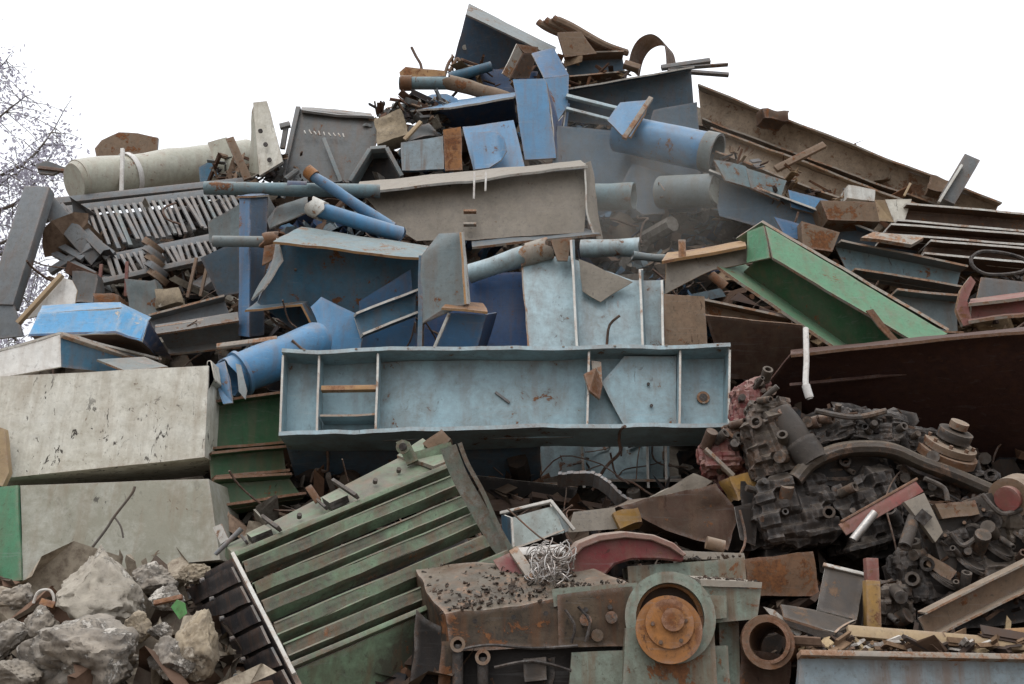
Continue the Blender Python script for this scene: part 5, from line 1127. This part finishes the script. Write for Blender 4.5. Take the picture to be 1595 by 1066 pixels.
sd4 = [pp(-0.01, -.02, .06), pp(-0.01, 1.15, .06), V(396, 1100, 6.35), V(292, 906, 6.85)]
sheet('side_plate', [sd4[0], sd4[1], sd4[2], sd4[3]], 0.03, 'rubber', 'rust_dark', t, dent=0.012)
for k in range(6):
    s_ = 0.06 + k * 0.16; a = sd4[0].lerp(sd4[1], s_); b = sd4[3].lerp(sd4[2], s_); nn = to_cam(newell(sd4), sd4[0])
    sheet('side_slat', [a + nn * .03, b + nn * .03, b + nn * .03 + (sd4[2] - sd4[3]) * .13, a + nn * .03 + (sd4[1] - sd4[0]) * .13], 0.014, 'rubber', 'dark_grey', t, dent=0.01)
    tube('rivet', a.lerp(b, .5) + nn * .05, a.lerp(b, .5) + nn * .075, 0.014, 'grey', t, seg=8, rings=1)
# lugs and fittings on the top rail
lg = sheet('lug', Q(6.85, [(616, 690), (626, 686), (638, 690), (652, 716), (634, 724)]), 0.05, 'press_green', 'press_green', t, dent=0)
disc('lug_hole', 628, 697, 6.8, 6, 0.03, 'grease', lg, seg=16); disc('lug_ring', 628, 697, 6.8, 11, 0.02, 'press_green', lg, wall=0.02, seg=20)
def rp(u, v, d=0.02): return f4[0].lerp(f4[1], u).lerp(f4[3].lerp(f4[2], u), v) + nP * d
for u in (0.13, 0.47):
    lt = sheet('latch', [rp(u - .05, .25, .05), rp(u + .03, .25, .05), rp(u + .03, .7, .06), rp(u - .05, .7, .06)], 0.05, 'press_green', 'grease', t, dent=0.006)
    bar('latch_pin', rp(u + .045, -.1, .07), rp(u + .05, .95, .07), 0.022, 0.04, 'grease_grey', lt); bar('latch_pin', rp(u - .07, .3, .05), rp(u - .075, .8, .05), 0.016, 0.03, 'grease', lt)
for u in (0.3, 0.66, 0.78): tube('rivet', rp(u, .5, .01), rp(u, .5, .04), 0.016, 'grease_grey', t, seg=8, rings=1)
sheet('end_gusset', [rp(.84, -.05, .04), rp(1.0, -.1, .04), rp(1.0, .9, .05), rp(.9, .9, .05)], 0.03, 'press_green', 'edge', t)
bar('hook', V(480, 758, 6.6), V(496, 782, 6.6), 0.045, 0.03, 'rust', t)
rough_block('rusty_knuckle', 6.95, [(655, 690), (684, 668), (704, 684), (676, 704)], 'rust_brown', t, 0.15, 0.03)
rough_block('corner_block', 6.9, [(640, 706), (700, 690), (708, 724), (660, 738)], 'press_green', t, 0.15, 0.03)
def wavy(pts, wpx, Y, mat, th=0.05):
    L = smooth_path([V(a, b, Y) for a, b in pts], 5); bm = bmesh.new(); rows = []
    for i, p in enumerate(L):
        tg = (L[min(i + 1, len(L) - 1)] - L[max(i - 1, 0)]).normalized(); s = tg.cross(Vector((0, -1, 0.2))).normalized() * wpx * Y / FPX / 2
        rows.append((bm.verts.new(p - s), bm.verts.new(p + s)))
    for a, b in zip(rows, rows[1:]): bm.faces.new((a[0], b[0], b[1], a[1]))
    bmesh.ops.solidify(bm, geom=bm.faces[:], thickness=th); bmesh.ops.recalc_face_normals(bm, faces=bm.faces[:]); return finish(bm, 'side_rail', mat, t)
wavy([(698, 696), (716, 742), (744, 792), (776, 846), (800, 872)], 26, 6.5, 'machine_green'); wavy([(716, 690), (728, 722), (752, 766), (778, 824), (804, 868)], 7, 6.45, 'machine_green', 0.08)
q = [V(768, 872, 6.25), V(800, 858, 6.25), V(834, 912, 6.1), V(806, 930, 6.1)]
sheet('rail_end', q, 0.05, 'red', 'edge', t, dent=0.01); bar('rail_cap', V(800, 858, 6.2), V(838, 914, 6.05), 0.06, 0.05, 'edge', t)
pipe('grey_tube', 'short grey tube lying at the left corner of the ribbed panel', 6.35, (334, 866), (376, 824), 7, 'grey', seg=14)
plate('small_flap', 'pale flap of metal beside the short grey tube', 'plate', 6.5, [(330, 822), (344, 816), (356, 840), (344, 848)], 'edge_pale', th=0.02)
# behind the machine
t = thing('sheet_metal_box', 'pale grey open sheet metal box behind the machine', 'box')
sheet('face', Q(6.75, [(796, 806), (862, 788, .1), (880, 828, .05), (798, 856, -.05)]), 0.014, 'box_grey', 'edge_pale', t, dent=0.012)
sheet('side', Q(6.75, [(862, 788, .1), (858, 782, .5), (892, 826, .5), (880, 828, .05)]), 0.014, 'grey_teal', 'edge_pale', t)
sheet('side', Q(6.75, [(780, 800, .4), (796, 806, 0), (798, 856, -.05), (782, 830, .4)]), 0.014, 'teal', 'edge_pale', t)
bar('rim', *Q(6.72, [(780, 800, .3), (860, 781, .1)]), 0.022, 0.03, 'edge_pale', t); bar('rim', *Q(6.72, [(858, 781, .1), (894, 826, .1)]), 0.022, 0.03, 'edge_pale', t)
sheet('base', Q(6.75, [(798, 856, -.05), (880, 828, .05), (884, 850, .2), (826, 862, .1)]), 0.014, 'grease', 'edge', t)
t = thing('ribbed_strip', 'curved grey ribbed strip drooping under the pale column', 'strip')
L = smooth_path(Q(7.55, [(868, 746, .2), (918, 744, .1), (945, 758), (968, 780), (996, 792, .1)]), 6)
for i in range(len(L) - 1):
    a, b = L[i], L[i + 1]; sheet('segment', [a + Vector((0, -.07, .02)), b + Vector((0, -.07, .02)), b + Vector((0, .1, -.05)), a + Vector((0, .1, -.05))], 0.02 if i % 2 else 0.025, 'grey' if i % 2 else 'dark_grey', 'grey', t, dent=0)
plate('tan_plate', 'tan plate with rusty corner behind the sheet metal box', 'plate', 7.0, [(892, 798), (958, 790), (964, 824), (884, 830)], 'dusty_tan', dent=0.03)
tag(rough_block('ochre_casting', 6.95, [(948, 796), (990, 790), (998, 812), (960, 818)], 'ochre', None, 0.15, 0.05), 'small ochre rusted fitting right of the tan plate', 'casting')
plate('dark_plate', 'dark blue black flap below the red hydraulic unit', 'plate', 7.3, [(1144, 790), (1180, 780), (1176, 850), (1152, 840)], 'grease', dent=0.03, rim='edge_pale')

# ---------------------------------------------------------------- rocks at the bottom left
RK = [('tall pale peaked boulder against the lower cream slab', 146, 918, 118, 126, 6.3, 'pale_rock', 1, .75), ('largest boulder, wide and white flecked, at the bottom left', 138, 1030, 200, 110, 5.85, 'rock', 2, 0),
      ('upright pale boulder touching the dark side of the ribbed panel', 312, 1002, 62, 90, 5.8, 'rock_tan', 3, 0), ('light tan block of stone in front of the peaked boulder', 216, 976, 42, 40, 6.0, 'rock_tan', 4, 0),
      ('brown grey rock under the lower slab, right of the peaked boulder', 245, 902, 66, 48, 6.6, 'rock', 5, 0), ('round greyish rock left of the largest boulder', 62, 975, 62, 54, 6.1, 'rock', 6, 0),
      ('dark rock beside the upright pale boulder', 262, 1030, 72, 60, 5.75, 'rock', 7, 0), ('grey rock cut by the left picture edge', 4, 1000, 70, 60, 6.0, 'rock', 8, 0),
      ('low dark rock in the bottom left corner', 14, 1052, 80, 50, 5.7, 'rock', 9, 0), ('small rock behind the green plastic scrap', 262, 930, 50, 34, 6.3, 'rock', 10, 0),
      ('rock wedged below the lower slab at its right end', 300, 895, 50, 34, 6.6, 'rock_tan', 11, 0), ('flat rock below the green slab end', 22, 930, 60, 44, 6.5, 'rock', 12, 0), ('small pale stone between tan block and upright boulder', 250, 985, 34, 26, 5.95, 'rock', 13, 0)]
for L, x, y, w_, h_, Y, m_, sd__, pt in RK: rock('boulder', L, x, y, w_, h_, Y, m_, sd__, point=pt)
plate('plastic_scrap', 'bright green plastic scrap among the rocks', 'plastic', 5.95, [(266, 946), (276, 934), (288, 940), (290, 956), (278, 966)], 'plastic_green', th=0.01, dent=0.04, rim='plastic_green')
flatbar('rusty_offcut', 'rusty orange flat offcut lying among the rocks', 'offcut', 6.05, (240, 940), (284, 930), 7, 0.03, 'rust_orange')
rods_of('wire_loop', 'pale wire loop beside the peaked boulder', 'wire', 6.1, [(52, 940), (60, 922), (78, 920), (84, 938), (70, 950)], 2.2, 'edge_pale', seg=6)
flatbar('rusty_offcut', 'dark red short bar beside the wire loop', 'offcut', 6.1, (64, 938), (86, 944), 10, 0.04, 'rust_orange')

# ---------------------------------------------------------------- drifting dust
m, nt = new_mat('dust'); M['dust'] = m
v = nd(nt, 'ShaderNodeTexCoord').outputs['Object']
sp = nd(nt, 'ShaderNodeVectorMath', operation='LENGTH'); nt.links.new(scaled(nt, v, (1 / 1.8, 1 / 0.9, 1 / 1.3)), sp.inputs[0])
fall = ramp(nt, sp.outputs['Value'], 1.0, 0.1)
dens = mth(nt, 'MULTIPLY', mth(nt, 'MULTIPLY', fall, ramp(nt, tex(nt, v, 1.6, 3), 0.3, 0.65)), 0.42)
pv = nd(nt, 'ShaderNodeVolumePrincipled'); pv.inputs['Color'].default_value = (0.75, 0.70, 0.62, 1); nt.links.new(dens, pv.inputs['Density'])
oo = nd(nt, 'ShaderNodeOutputMaterial'); nt.links.new(pv.outputs[0], oo.inputs['Volume'])
bm = bmesh.new(); bmesh.ops.create_icosphere(bm, subdivisions=3, radius=1.0)
cdu = V(985, 318, 10.3)
for q in bm.verts: q.co = Vector((q.co.x * 1.8, q.co.y * 0.9, q.co.z * 1.3))
me = bpy.data.meshes.new('smoke'); bm.to_mesh(me); bm.free(); me.materials.append(m)
o_ = bpy.data.objects.new('smoke', me); C.objects.link(o_); POS[o_] = cdu
tag(o_, 'thin brown dust cloud drifting before the slate plates', None, None, 'stuff')

settle()
